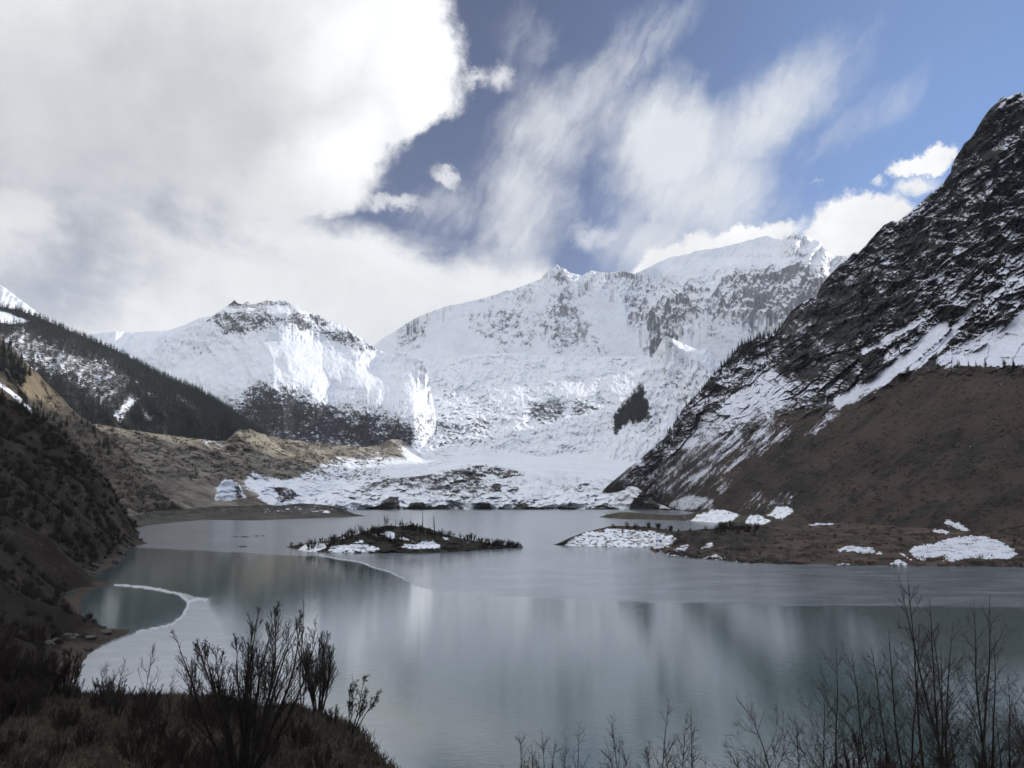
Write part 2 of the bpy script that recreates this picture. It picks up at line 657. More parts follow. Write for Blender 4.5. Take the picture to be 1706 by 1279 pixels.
# ================================================================== LANDFORMS
def main_range():
    px = np.linspace(585, 1560, 800)
    sky = [(585, 612), (605, 592), (620, 577), (640, 562), (660, 550), (680, 537), (700, 526), (740, 511), (800, 498), (830, 489), (843, 483), (850, 484), (870, 476),
           (900, 465), (912, 452), (922, 446), (928, 440), (934, 446), (942, 447), (948, 454), (960, 456), (970, 459), (985, 450), (1000, 453), (1015, 454),
           (1028, 452), (1034, 450), (1045, 454), (1056, 456), (1075, 448), (1090, 440), (1110, 431), (1118, 428), (1150, 422), (1158, 418), (1200, 412), (1240, 402),
           (1262, 396), (1280, 392), (1290, 397), (1305, 400), (1314, 394), (1322, 386), (1330, 392), (1345, 393), (1352, 397), (1362, 400), (1372, 412), (1385, 424), (1410, 427),
           (1440, 430), (1560, 440)]
    Yr = [(585, 5350), (700, 5600), (935, 6000), (1060, 6200), (1280, 6700), (1560, 6700)]
    base = [(585, 650), (700, 640), (1000, 640), (1100, 650), (1560, 700)]
    ridge = ip(px, sky) + 1.5 * fbm(px / 9, px * 0, 3, 0.6, 5)
    mid = ip(px, base) * 0.55 + ridge * 0.45
    PX, PY, Y, T = loft(px, [(ip(px, base), 4900.0 + px * 0), (mid, ip(px, Yr) * 0.36 + 4900 * 0.64), (ridge, ip(px, Yr))], [180, 190])
    wx = PX + 26 * fbm(PX / 90, PY / 90, 3, 0.5, 2)
    lean = (PX - 1080) * 0.25
    ribs = ridged((wx + (PY - 500) * 0.25) / 52, PY / 210, 5, 0.55, 11)
    big = fbm(wx / 150, PY / 140, 3, 0.5, 23)
    smooth_top = sstep(PX, 1060, 1110) * (1 - sstep(PX, 1290, 1320)) * (1 - sstep(PY - ip(PX, sky), 10, 60))
    face = face_relief(PX, PY, 64, .25, 400)
    fine = face_relief(PX, PY, 17, .2, 420)
    rel = (-370 * face - 120 * fine - 20 * facets(PX / 8 + .3 * fbm(PX / 9, PY / 9, 2, .5, 405), PY / 9, 406)) * (1 - 0.82 * smooth_top) - 240 * big
    ribs = .5 * face + .5 * fine
    rel += -420 * tent(PX, PY, [(930, 438), (932, 455), (948, 505), (960, 545), (985, 600)], 120, 46)
    rel += -260 * tent(PX, PY, [(1320, 386), (1335, 425), (1350, 450), (1368, 470)], 130, 50)
    rel += -240 * tent(PX, PY, [(1040, 450), (1010, 500), (985, 545)], 70, 70)
    rel += -240 * tent(PX, PY, [(1250, 440), (1215, 500), (1190, 560)], 110, 90)
    rel += -220 * tent(PX, PY, [(800, 498), (815, 530), (850, 590)], 90, 70)
    fade = sstep(T, 0, 0.22)
    Y = no_overhang(Y + rel * fade, 1.5)
    nz = grid_normals(at_depth(PX, PY, Y))[..., 2]
    Y = Y - (6 * fbm(PX / 15, PY / 13, 4, .6, 407) + 1.5 * facets((PX + PY * .4) / 7, (PY - PX * .3) / 6, 408)) * sstep(T, 0, .1) * (1 - .8 * smooth_top)
    nz = .75 * nz + .25 * grid_normals(at_depth(PX, PY, Y))[..., 2]
    rocky = np.maximum.reduce([
        pmask(PX, PY, [(935, 470), (960, 500), (1000, 560), (1010, 590), (930, 590), (880, 560), (900, 520)], 26),
        pmask(PX, PY, [(770, 520), (870, 500), (900, 590), (830, 590), (780, 560)], 24) * 0.9,
        pmask(PX, PY, [(1060, 470), (1140, 460), (1200, 520), (1100, 560), (1050, 530)], 26) * 0.8,
        pmask(PX, PY, [(1210, 450), (1330, 430), (1390, 470), (1330, 520), (1240, 540), (1180, 550)], 24),
        pmask(PX, PY, [(660, 545), (700, 535), (720, 590), (650, 590)], 18) * 0.9,
        pmask(PX, PY, [(1050, 590), (1120, 530), (1130, 560), (1100, 600)], 14) * 0.8])
    snow = 0.88 - rocky * (0.22 + 0.20 * fine) - .10 * np.clip(fine, 0, 1) * (1 - smooth_top) + np.clip(nz - 0.55, -.4, .3) * 0.75 + .22 * smooth_top
    snow -= 0.42 * np.exp(-((PX - 1040) / 16) ** 2 - ((PY - 458) / 7) ** 2)
    snow -= 0.3 * np.exp(-((PX - 935) / 14) ** 2 - ((PY - 462) / 8) ** 2)
    mat = terrain_mat('snowy far rock', (0.13, 0.13, 0.15), (0.20, 0.195, 0.205), (0.03, 0.04, 0.04), 34, k=0.46, edge=.14, bump=0.5, stretch=(1, 1, 1.7))
    finish_hill('mountain', px, PX, PY, Y, mat, dict(snow=snow, tone=0.5 + 0.4 * big, veg=PX * 0), [fall(700, 500), fall(2200, 2600)],
                'huge snow covered mountain massif with pointed white peak behind the glacier', 'mountain')


def far_left_ridge():
    px = np.linspace(60, 420, 260)
    sky = [(60, 590), (120, 566), (152, 556), (170, 554), (190, 552), (215, 553), (240, 552), (280, 550), (310, 540), (330, 530), (345, 527), (380, 530), (420, 540)]
    ridge = ip(px, sky) + 0.9 * fbm(px / 12, px * 0, 2, 0.5, 6)
    PX, PY, Y, T = loft(px, [(660.0, 5200.0 + px * 0), (ridge, 6500.0 + px * 0)], [110])
    Y = Y - 200 * ridged(PX / 60 + PY / 200, PY / 120, 4, 0.5, 8) * sstep(T, 0, 0.1)
    P = at_depth(PX, PY, Y)
    snow = 0.95 - 0.2 * pmask(PX, PY, [(240, 575), (320, 560), (320, 600), (250, 600)], 20) + 0.25 * fbm(PX / 20, PY / 20, 3, 0.5, 9)
    mat = terrain_mat('snowy remote ridge', (0.12, 0.12, 0.13), (0.16, 0.155, 0.16), (0.03, 0.04, 0.04), 32, k=0.35, bump=0.3)
    finish_hill('snow_ridge', px, PX, PY, Y, mat, dict(snow=snow, tone=PX * 0 + 0.5, veg=PX * 0), [fall(900, 500), fall(2500, 2600)],
                'low distant snow ridge between the forested slope and the snowy left mountain', 'ridge')


def left_snow_mountain():
    px = np.linspace(150, 735, 640)
    sky = [(150, 600), (200, 592), (240, 582), (265, 572), (290, 556), (310, 548), (330, 540), (345, 533), (360, 522), (375, 511), (386, 504), (390, 499), (396, 505), (404, 507), (412, 502),
           (420, 507), (432, 504), (445, 500), (458, 503), (466, 500), (478, 501), (486, 507), (495, 509), (504, 518), (516, 521), (530, 524), (540, 531), (552, 536), (566, 541), (580, 546),
           (586, 552), (600, 561), (612, 571), (630, 583), (648, 585), (665, 586), (680, 588), (692, 592), (705, 600), (713, 625), (720, 660), (727, 700), (735, 745)]
    base = [(150, 745), (400, 755), (500, 760), (605, 770), (660, 770), (700, 770), (735, 775)]
    ridge = ip(px, sky) + 1.8 * fbm(px / 7, px * 0, 3, 0.6, 15)
    mid = ip(px, [(150, 690), (400, 660), (500, 665), (600, 675), (690, 690), (735, 740)])
    PX, PY, Y, T = loft(px, [(ip(px, base), ip(px, [(150, 2300), (400, 2500), (620, 2650), (735, 2700)])), (mid, ip(px, [(150, 2900), (500, 3050), (735, 2950)])),
                             (ridge, ip(px, [(150, 3900), (400, 4000), (600, 3850), (700, 3500), (735, 3300)]))], [120, 190])
    wx = PX + 14 * fbm(PX / 60, PY / 60, 3, 0.5, 3)
    ribs = ridged((wx - (PY - 560) * 0.5) / 34, PY / 150, 5, 0.55, 41)
    top = 1 - sstep(PY - ip(PX, sky), 20, 75)
    face = face_relief(PX, PY, 46, -.4, 440)
    fine = face_relief(PX, PY, 12, -.3, 460)
    flank = pmask(PX, PY, [(430, 560), (475, 530), (560, 560), (600, 590), (690, 590), (690, 660), (600, 665), (450, 640)], 30)
    rel = -(95 * face * (.45 + .8 * top) * (1 - .75 * flank) + (34 * fine + 16 * facets(PX / 9, PY / 8, 445)) * (0.22 + 1.0 * top) * (1 - .55 * flank)) - 110 * fbm(wx / 110, PY / 110, 3, 0.5, 43)
    # the spurs whose right-hand flanks catch the sun
    rel += -470 * tent(PX, PY, [(478, 520), (474, 536), (440, 568), (446, 582), (456, 598), (456, 615)], 230, 160)
    rel += -190 * tent(PX, PY, [(590, 552), (592, 580), (592, 612), (612, 650)], 55, 90)
    rel += -100 * tent(PX, PY, [(690, 588), (702, 606), (696, 640), (694, 690), (690, 730)], 60, 45)
    fade = sstep(T, 0, 0.05)
    Y = no_overhang(Y + rel * fade, 1.2)
    Y = Y - 9 * fbm(PX / 12, PY / 9, 4, .6, 448) * sstep(T, 0, .1)
    P = at_depth(PX, PY, Y)
    nz = grid_normals(P)[..., 2]
    rocktop = np.maximum(pmask(PX, PY, [(340, 530), (390, 495), (470, 495), (560, 535), (640, 585), (600, 590), (530, 560), (470, 545), (420, 560), (370, 560)], 12),
                         0.5 * pmask(PX, PY, [(245, 585), (310, 560), (420, 565), (430, 600), (300, 620)], 18))
    snow = 1.02 - rocktop * (0.42 + 0.30 * ribs) + (nz - 0.5) * 0.35 + 0.08 * fbm(PX / 24, PY / 10, 3, 0.5, 51)
    # dark forest apron
    line = ip(PX, [(150, 650), (300, 690), (380, 668), (420, 640), (445, 634), (480, 640), (520, 652), (560, 665), (600, 668), (640, 672), (660, 682), (690, 690), (735, 720)])
    fr = sstep(PY - line + 16 * fbm(PX / 26, PY / 20, 4, 0.6, 53), -34, 46) * (1 - sstep(PX + 5 * fbm(PX / 9, PY / 9, 3, .6, 54), 683, 697))
    right_clear = pmask(PX, PY, [(600, 660), (640, 668), (692, 690), (690, 705), (655, 700), (620, 690)], 8)
    streaks = fbm((PX + PY * 0.7) / 9, (PY - PX * 0.5) / 60, 3, 0.6, 57)
    veg = fr * 0.72 - 0.2 * right_clear + 0.3 * streaks * fr
    strip = sstep(PX, 688, 697) * sstep(PY, 640, 690)
    snow = snow - .30 * strip - fr * (0.61 - 0.26 * streaks - 0.16 * right_clear) - 0.25 * sstep(PY - line, -34, 0) * (0.5 + streaks)
    mat = terrain_mat('snowy alp', (0.075, 0.075, 0.085), (0.12, 0.115, 0.115), (0.022, 0.025, 0.032), 15, k=0.46, edge=.09, bump=0.45)
    finish_hill('mountain#left', px, PX, PY, Y, mat, dict(snow=snow, tone=PX * 0 + 0.5, veg=veg), [fall(500, 300), fall(1400, 1800)],
                'snowy mountain with jagged rock crest, bright sunlit snow flank and dark forest apron', 'mountain')
    return fr


def glacier():
    px = np.linspace(590, 1180, 620)
    top = [(590, 612), (640, 598), (680, 590), (700, 596), (720, 600), (740, 599), (760, 594), (800, 590), (850, 588), (900, 592), (950, 594), (1000, 594), (1060, 594), (1100, 596), (1180, 600)]
    topv = ip(px, top) + 1.4 * fbm(px / 8, px * 0, 3, 0.6, 61)
    rows = [(ip(px, [(590, 832), (1180, 832)]), 1650.0 + px * 0), (ip(px, [(590, 795), (800, 785), (980, 783), (1180, 795)]), 2000.0 + px * 0),
            (768.0 + px * 0, 2450.0 + px * 0), (745.0 + px * 0, 2750.0 + px * 0), (690.0 + px * 0, 3350.0 + px * 0), (640.0 + px * 0, 4000.0 + px * 0), (topv, 4750.0 + px * 0)]
    PX, PY, Y, T = loft(px, rows, [40, 45, 40, 90, 90, 100])
    fall_z = (1 - sstep(PY, 735, 765)) * sstep(PX, 690, 730)
    wx, wy = PX + 9 * fbm(PX / 30, PY / 30, 3, 0.5, 63), PY + 9 * fbm(PX / 30, PY / 30, 3, 0.5, 64)
    ser = ridged(wx / 12, wy / 9, 4, 0.62, 65)
    blk = fbm(wx / 60, wy / 34, 4, 0.55, 66)
    Y = Y + sstep(T, 0, .05) * (1 - sstep(T, .985, 1)) * (-15 * ser * (0.5 + .8 * fall_z) - 120 * blk * (0.35 + fall_z) - 26 * ridged(wx / 26 + wy / 60, wy / 120, 3, .5, 69) * fall_z)
    Y += -15 * facets(wx / 7, wy / 5, 68) * (.15 + fall_z) * sstep(T, 0, .05) * (1 - sstep(T, .985, 1))
    Y = no_overhang(Y, .25)
    Y += -150 * tent(PX, PY, [(765, 770), (800, 775), (830, 800)], 120, 120) * (1 - fall_z)
    # low rounded back of the tongue
    Y += -90 * tent(PX, PY, [(880, 776), (885, 785), (890, 800)], 60, 110)
    P = at_depth(PX, PY, Y)
    nz = grid_normals(P)[..., 2]
    rocky = np.maximum.reduce([
        pmask(PX, PY, [(885, 668), (930, 655), (945, 685), (930, 702), (880, 700)], 9),
        pmask(PX, PY, [(955, 660), (1000, 650), (1010, 665), (985, 690), (955, 690)], 9) * 0.8,
        0.5 * pmask(PX, PY, [(720, 660), (830, 660), (820, 740), (730, 770), (705, 720)], 24),
        0.55 * pmask(PX, PY, [(705, 750), (760, 745), (760, 775), (710, 785)], 10),
        0.6 * pmask(PX, PY, [(860, 752), (960, 742), (985, 752), (900, 762)], 6),
        0.35 * pmask(PX, PY, [(720, 610), (760, 620), (760, 650), (730, 650)], 14),
        0.45 * sstep(PY, 786, 800), 0.5 * sstep(fbm(PX / 60 + PY / 30, PY / 5, 4, .6, 70), .05, .5) * sstep(PY, 748, 765)])
    snow = 0.84 - rocky * 0.42 - 0.22 * fall_z * (0.3 + 0.9 * fbm(wx / 7, wy / 6, 3, 0.6, 67)) + (nz - 0.6) * 0.35 * fall_z
    tone = 0.2 + 0.9 * pmask(PX, PY, [(860, 620), (1000, 620), (1010, 660), (880, 665)], 20) + 0.5 * blk
    mat = terrain_mat('glacier ice', (0.14, 0.145, 0.16), (0.36, 0.45, 0.48), (0.03, 0.04, 0.04), 16, k=0.46, edge=.10, bump=0.6)
    finish_hill('glacier', px, PX, PY, Y, mat, dict(snow=snow, tone=tone, veg=PX * 0), [fall(300, 5), fall(1500, 600)],
                'broken white icefall descending from the snow basin between the two mountains', 'glacier')


def forest_spur():
    px = np.linspace(975, 1290, 330)
    sky = [(975, 790), (995, 752), (1005, 735), (1013, 708), (1030, 680), (1046, 658), (1060, 640), (1072, 618), (1083, 603), (1090, 590), (1098, 575), (1104, 565), (1110, 559), (1116, 562), (1125, 566),
           (1138, 572), (1150, 577), (1165, 584), (1173, 580), (1182, 582), (1190, 590), (1205, 602), (1225, 614), (1290, 640)]
    ridge = ip(px, sky) + 1.3 * fbm(px / 7, px * 0, 3, 0.6, 71)
    PX, PY, Y, T = loft(px, [(ip(px, [(975, 800), (1100, 795), (1290, 795)]), 2350.0 + px * 0), (ip(px, [(975, 794), (1020, 752), (1060, 735), (1290, 720)]), 2750.0 + px * 0), (ridge, 3500.0 + px * 0)], [60, 150])
    ribs = ridged((PX + (PY - 650) * 0.55) / 22, PY / 110, 4, 0.55, 73)
    rel = -70 * face_relief(PX, PY, 40, .3, 480) - 26 * face_relief(PX, PY, 10, .3, 490) - 14 * facets(PX / 8, PY / 8, 491) - 70 * fbm(PX / 60, PY / 60, 3, 0.5, 74)
    rel += -230 * tent(PX, PY, [(1108, 558), (1124, 578), (1150, 592), (1176, 612), (1192, 640)], 80, 40)
    rel += -150 * tent(PX, PY, [(1075, 615), (1050, 660), (1020, 720)], 50, 60)
    Y = no_overhang(Y + rel * sstep(T, 0, 0.08), 1.0)
    P = at_depth(PX, PY, Y)
    nz = grid_normals(P)[..., 2]
    jg = 9 * fbm(PX / 9, PY / 9, 3, .6, 77)
    fr = pmask(PX + jg, PY + jg, [(1008, 708), (1022, 690), (1048, 668), (1066, 645), (1072, 643), (1072, 662), (1080, 672), (1078, 695), (1062, 700), (1040, 705), (1025, 722), (1016, 718)], 9)
    fr = np.clip(fr + 0.35 * pmask(PX, PY, [(1040, 690), (1100, 670), (1100, 735), (1030, 745)], 12) * fbm(PX / 8, PY / 8, 3, .6, 75), 0, 1)
    snow = 0.74 + 0.3 * (nz - 0.5) - 0.75 * fr - 0.16 * ribs * sstep(PY, 590, 640) + 0.1 * fbm(PX / 10, PY / 10, 3, 0.6, 76)
    mat = terrain_mat('snowy spur rock', (0.075, 0.075, 0.085), (0.12, 0.115, 0.115), (0.017, 0.021, 0.026), 13, k=0.5, bump=0.4)
    finish_hill('rock_spur', px, PX, PY, Y, mat, dict(snow=snow, tone=PX * 0 + 0.5, veg=fr), [fall(250, 200), fall(700, 900)],
                'snow dusted rocky spur with a dark patch of forest right of the icefall', 'spur')
    return fr


RIGHT_SKY = [(985, 849), (993, 834), (1000, 823), (1008, 813), (1041, 785), (1073, 759), (1102, 732), (1123, 707), (1140, 678), (1167, 651), (1184, 628), (1208, 605), (1231, 577), (1255, 566), (1284, 557), (1299, 547), (1310, 530),
             (1319, 517), (1335, 505), (1350, 497), (1361, 490), (1368, 475), (1382, 458), (1395, 445), (1410, 432), (1422, 420), (1430, 421), (1447, 402), (1464, 385), (1474, 373), (1487, 368), (1496, 369), (1506, 360),
             (1517, 352), (1535, 336), (1552, 321), (1562, 314), (1571, 306), (1584, 287), (1586, 274), (1592, 262), (1600, 250), (1608, 237), (1617, 230), (1625, 218), (1634, 203), (1643, 190), (1650, 180), (1660, 172),
             (1668, 162), (1678, 163), (1687, 157), (1697, 154), (1706, 154), (1760, 128), (1850, 60), (2000, -40), (2300, -230), (2700, -430), (3038, -600), (3600, -620)]  # ridge beyond the frame edge raised so its shadow covers the foreground
TRIM = [(985, 830), (1000, 800), (1100, 757), (1190, 722), (1290, 694), (1400, 674), (1440, 655), (1480, 640), (1530, 615), (1560, 607), (1640, 612), (1706, 612), (2000, 590), (3600, 300)]


def right_mountain():
    px = np.concatenate([np.linspace(985, 1725, 900), np.linspace(1735, 3600, 120)])
    base = [(985, 851), (1000, 851), (1100, 851), (1150, 853), (1200, 860), (1320, 872), (1450, 882), (1600, 895), (1706, 905), (2000, 930), (3600, 1100)]
    Yb = [(985, 1560), (1000, 1560), (1100, 1530), (1150, 1180), (1200, 820), (1320, 560), (1450, 450), (1706, 300), (2100, 230), (3600, 120)]
    Yt = [(985, 1570), (1000, 1575), (1100, 1560), (1150, 1400), (1200, 1180), (1300, 950), (1440, 800), (1706, 640), (2100, 520), (3600, 260)]
    Yr = [(985, 1580), (1000, 1590), (1100, 1640), (1200, 1580), (1350, 1430), (1500, 1250), (1706, 1050), (2000, 920), (2600, 740), (3038, 600), (3600, 450)]
    skyv = ip(px, RIGHT_SKY)
    trimv = np.minimum(np.maximum(ip(px, TRIM), skyv + 8), np.maximum(skyv + 1, ip(px, base) - 1))
    ridge = skyv + (1.4 * fbm(px / 8, px * 0, 3, 0.6, 81) + 1.8 * fbm(px / 22, px * 0 + 3, 2, 0.6, 82)) * sstep(px, 1000, 1060)
    PX, PY, Y, T = loft(px, [(ip(px, base), ip(px, Yb)), (trimv, ip(px, Yt)), (ridge, ip(px, Yr))], [260, 420])
    up = sstep(ip(PX, TRIM) - PY + 20 * fbm(PX / 30, PY / 16, 4, .6, 800), -30, 34)
    # dipping beds: long axis climbs to the right in the view
    wx, wy = PX + 10 * fbm(PX / 70, PY / 70, 3, 0.5, 83), PY + 10 * fbm(PX / 70, PY / 70, 3, 0.5, 84)
    al, ac = wx * 0.80 - wy * 0.60, wx * 0.60 + wy * 0.80
    beds = ridged(al / 120, ac / 30, 5, 0.58, 85)
    beds2 = ridged(al / 46, ac / 12, 4, 0.6, 86)
    big = fbm(wx / 150, wy / 110, 4, 0.55, 87)
    crag = ridged(wx / 40, wy / 34, 5, 0.62, 88)
    # snow-filled gullies and aprons
    jag = 3.0 * fbm(PX / 12, PY / 12, 3, 0.6, 94)

    def strip(pts, w, s=3.0):
        return 1 - sstep(line_dist(PX, PY, pts) + jag, w - s, w + s)
    gul = np.maximum.reduce([
        strip([(1538, 533), (1490, 556), (1440, 585)], 4, 3), strip([(1570, 545), (1520, 590), (1470, 630), (1420, 662), (1400, 672)], 11, 5),
        strip([(1610, 525), (1580, 560), (1550, 590)], 5, 4) * 0.8, strip([(1625, 505), (1565, 580), (1520, 612)], 5, 4),
        pmask(PX, PY, [(1590, 606), (1640, 575), (1700, 520), (1760, 470), (1900, 440), (1900, 600), (1706, 606), (1640, 612)], 4) * 1.1,
        strip([(1675, 550), (1610, 580), (1575, 606)], 12, 8) * 0.6,
        pmask(PX, PY, [(1195, 690), (1230, 650), (1300, 600), (1290, 640), (1320, 620), (1300, 680), (1240, 700)], 10) * 0.46,
        pmask(PX, PY, [(1600, 380), (1706, 390), (1706, 500), (1660, 510), (1640, 450)], 20) * 0.2,
        pmask(PX, PY, [(1120, 745), (1180, 690), (1230, 690), (1170, 745)], 8) * 0.5])
    amp = Y / 1100.0 * sstep(ip(PX, RIGHT_SKY) - PY, 3, -3)
    f1 = facets(al / 60, ac / 26, 850)
    f2 = facets(al / 22, ac / 10, 860)
    f3 = facets(al / 8, ac / 5, 870)
    rel_up = -(18 * beds + 5 * beds2 + 60 * big + 16 * crag + 24 * f1 + 11 * f2 + 4.5 * f3)
    chute = ridged((PX * .67 + PY * .74 + 8 * fbm(PX / 40, PY / 40, 2, .5, 98)) / 44, (PX * .74 - PY * .67) / 260, 4, .55, 99)
    rel_lo = -(12.0 * chute + 1.0 * facets(PX / 10, PY / 7, 880) + 3.0 * ridged(al / 60, ac / 16, 4, 0.55, 89) + 10 * fbm(PX / 90, PY / 60, 4, 0.5, 90) + 1.6 * fbm(PX / 7, PY / 6, 3, 0.6, 91))
    fade = sstep(T, 0, 0.04)
    Y = Y + amp * fade * (up * rel_up * (1 - .85 * np.clip(gul * 1.2, 0, 1)) + (1 - up) * rel_lo)
    P = at_depth(PX, PY, Y)
    nz = grid_normals(P)[..., 2]
    pat = fbm(al / 70, ac / 24, 4, 0.6, 92)
    dust = fbm(PX / 34, PY / 30, 4, 0.55, 93)
    snow_up = 0.31 + 0.52 * (nz - 0.42) + 0.16 * pat + 0.44 * dust
    # bare cliffs
    cliffs = np.maximum.reduce([
        pmask(PX, PY, [(1300, 560), (1340, 500), (1400, 470), (1440, 500), (1500, 470), (1540, 520), (1440, 590), (1400, 600), (1330, 650), (1290, 610)], 16),
        pmask(PX, PY, [(1436, 640), (1440, 588), (1460, 575), (1476, 590), (1472, 622), (1452, 640)], 5) * 1.3,
        pmask(PX, PY, [(1600, 380), (1706, 330), (1706, 420), (1640, 460)], 16) * 0.7,
        pmask(PX, PY, [(1470, 410), (1540, 380), (1560, 420), (1500, 460)], 14) * 0.8,
        pmask(PX, PY, [(1590, 255), (1640, 210), (1660, 260), (1610, 300)], 12) * 0.7])
    snow_up = snow_up - 0.15 * cliffs
    bare = strip([(1622, 515), (1560, 588), (1545, 605)], 1.6, 2) + strip([(1545, 560), (1490, 612), (1440, 652)], 1.5, 2) * 0.7
    snow_up = snow_up + 0.72 * gul - 0.5 * bare
    st = fbm((PX * 0.74 - PY * 0.67) / 60, (PX * 0.67 + PY * 0.74) / 6.5, 4, 0.6, 95)
    zone = np.maximum.reduce([
        pmask(PX, PY, [(1020, 800), (1190, 690), (1290, 690), (1330, 720), (1150, 840), (1080, 830)], 16) * 0.30,
        pmask(PX, PY, [(1180, 810), (1235, 760), (1245, 775), (1200, 825)], 8) * 0.32,
        pmask(PX, PY, [(1340, 725), (1395, 680), (1405, 685), (1360, 725)], 5) * 0.36,
        pmask(PX, PY, [(1195, 850), (1260, 812), (1330, 815), (1320, 850), (1270, 870), (1195, 868)], 10) * 0.24,
        pmask(PX, PY, [(1105, 838), (1150, 822), (1190, 830), (1190, 850), (1120, 850)], 6) * 0.45])
    snow_lo = 0.13 + zone + 0.38 * st + 0.22 * dust - .06 * chute + .10 * sstep(ip(PX, TRIM) - PY, -50, 0)
    snow = up * snow_up + (1 - up) * snow_lo
    # colours: black rock above, brown scree below with redder and olive fans
    tone = 0.12 + 0.9 * (1 - up) + 0.25 * big * up
    olive = pmask(PX, PY, [(1240, 770), (1290, 720), (1350, 720), (1320, 760), (1230, 800)], 24) * 0.5
    fans = fbm((PX * .8 - PY * .6) / 110, (PX * .6 + PY * .8) / 26, 4, .6, 97)
    tone = tone - (1 - up) * (.52 + 1.5 * fans - .5 * chute - .35 * pmask(PX, PY, [(1420, 690), (1540, 625), (1720, 620), (1720, 700), (1560, 720)], 40))
    veg = 0.16 + 0.36 * (1 - up) * sstep(fbm(PX / 40, PY / 26, 4, 0.6, 96), -0.25, 0.4) * sstep(PY, 660, 740) + 0.42 * up * pmask(PX, PY, [(1060, 760), (1120, 700), (1210, 600), (1300, 550), (1310, 590), (1230, 640), (1150, 700), (1090, 770)], 10)
    veg = veg + 0.25 * pmask(PX, PY, [(1225, 690), (1320, 645), (1440, 660), (1400, 680), (1290, 700)], 10)
    mat = terrain_mat('dark snow dusted rock', (0.036, 0.033, 0.028), (0.068, 0.050, 0.041), (0.020, 0.018, 0.015), 4.0, snow=(0.76, 0.78, 0.87), k=0.40, bump=0.7, tonek=0.5)
    g = sstep(px, 1120, 1380)

    def behind(m, k):  # hidden massif behind the ridge, added to keep the glacier shaded
        def f(r):
            z = (EYE + (r[:, 2] - EYE) * m) * k
            q = r * m
            q[:, 2] = np.where(r[:, 2] > 20, z * g + (1 - g) * np.maximum(r[:, 2] - 500 * (m - 1), -3), -3)
            return q
        return f
    back = [behind(1.08, 0.93), behind(1.35, 0.80), behind(1.7, 0.5), behind(2.3, 0.45), behind(3.0, 0.86), behind(3.6, 0.84), behind(4.4, 0.4)]  # unseen steps shaped for shadow; low middle ones let sun reach the tongue
    finish_hill('mountain#right', px, PX, PY, Y, mat, dict(snow=snow, tone=tone, veg=veg), back,
                'steep dark rocky mountainside with snowy gullies and brown scree foot rising beside the lake', 'mountain')


def left_forest_hill():
    px = np.linspace(-520, 440, 620)
    sky = [(-520, 330), (-200, 440), (-60, 490), (0, 509), (29, 513), (59, 524), (88, 536), (117, 549), (147, 561), (176, 574), (205, 587), (235, 603), (264, 620), (293, 633), (323, 644), (352, 660), (381, 680), (411, 703), (425, 713), (440, 730)]
    ridge = ip(px, sky) + 2.5
    mid = ip(px, [(-520, 560), (0, 620), (150, 650), (300, 690), (400, 722), (440, 738)])
    PX, PY, Y, T = loft(px, [(ip(px, [(-520, 860), (0, 770), (150, 770), (440, 770)]), ip(px, [(-520, 900), (0, 1250), (440, 1700)])), (mid, ip(px, [(-520, 1250), (0, 1650), (440, 1850)])),
                             (ridge, ip(px, [(-520, 1700), (0, 2200), (200, 2250), (440, 1950)]))], [120, 160])
    wx = PX + 20 * fbm(PX / 60, PY / 60, 3, .5, 101)
    gul = ridged((wx - (PY - 620) * 0.35) / 62, (PY) / 260, 4, 0.5, 102)
    rel = -70 * gul - 60 * fbm(wx / 70, PY / 60, 4, 0.5, 103)
    Y = Y + rel * sstep(T, 0, .06)
    P = at_depth(PX, PY, Y)
    dd = PY - ip(PX, sky)
    open_z = np.maximum.reduce([
        pmask(PX, PY, [(-60, 560), (40, 545), (110, 580), (190, 600), (210, 640), (190, 690), (120, 640), (60, 620), (0, 590)], 20) * 0.85,
        pmask(PX, PY, [(185, 690), (215, 655), (235, 665), (200, 710)], 10),
        pmask(PX, PY, [(215, 655), (265, 700), (275, 725), (240, 700)], 9) * 0.7,
        pmask(PX, PY, [(290, 650), (345, 690), (335, 700), (290, 665)], 8) * 0.6,
        pmask(PX, PY, [(195, 610), (270, 660), (260, 670), (200, 630)], 8) * 0.6,
        pmask(PX, PY, [(-40, 505), (10, 520), (50, 535), (20, 540), (-40, 530)], 4) * 2.0])
    snow = 0.16 + 0.34 * open_z + 0.30 * fbm((PX + PY) / 16, (PY - PX) / 26, 4, 0.62, 104)
    veg = 0.75 - 0.35 * open_z
    mat = terrain_mat('wooded slope soil', (0.035, 0.033, 0.033), (0.075, 0.06, 0.05), (0.022, 0.027, 0.022), 7, k=0.42, bump=0.5)
    finish_hill('hillside', px, PX, PY, Y, mat, dict(snow=snow, tone=PX * 0 + 0.4, veg=veg), [fall(250, 120), fall(900, 1500)],
                'conifer covered hillside with patches of snow on the left of the valley', 'hillside')
    return np.clip(1.05 - 1.15 * open_z + 0.5 * fbm(PX / 14, PY / 12, 3, .6, 105), 0.02, 1) * (dd > 1)


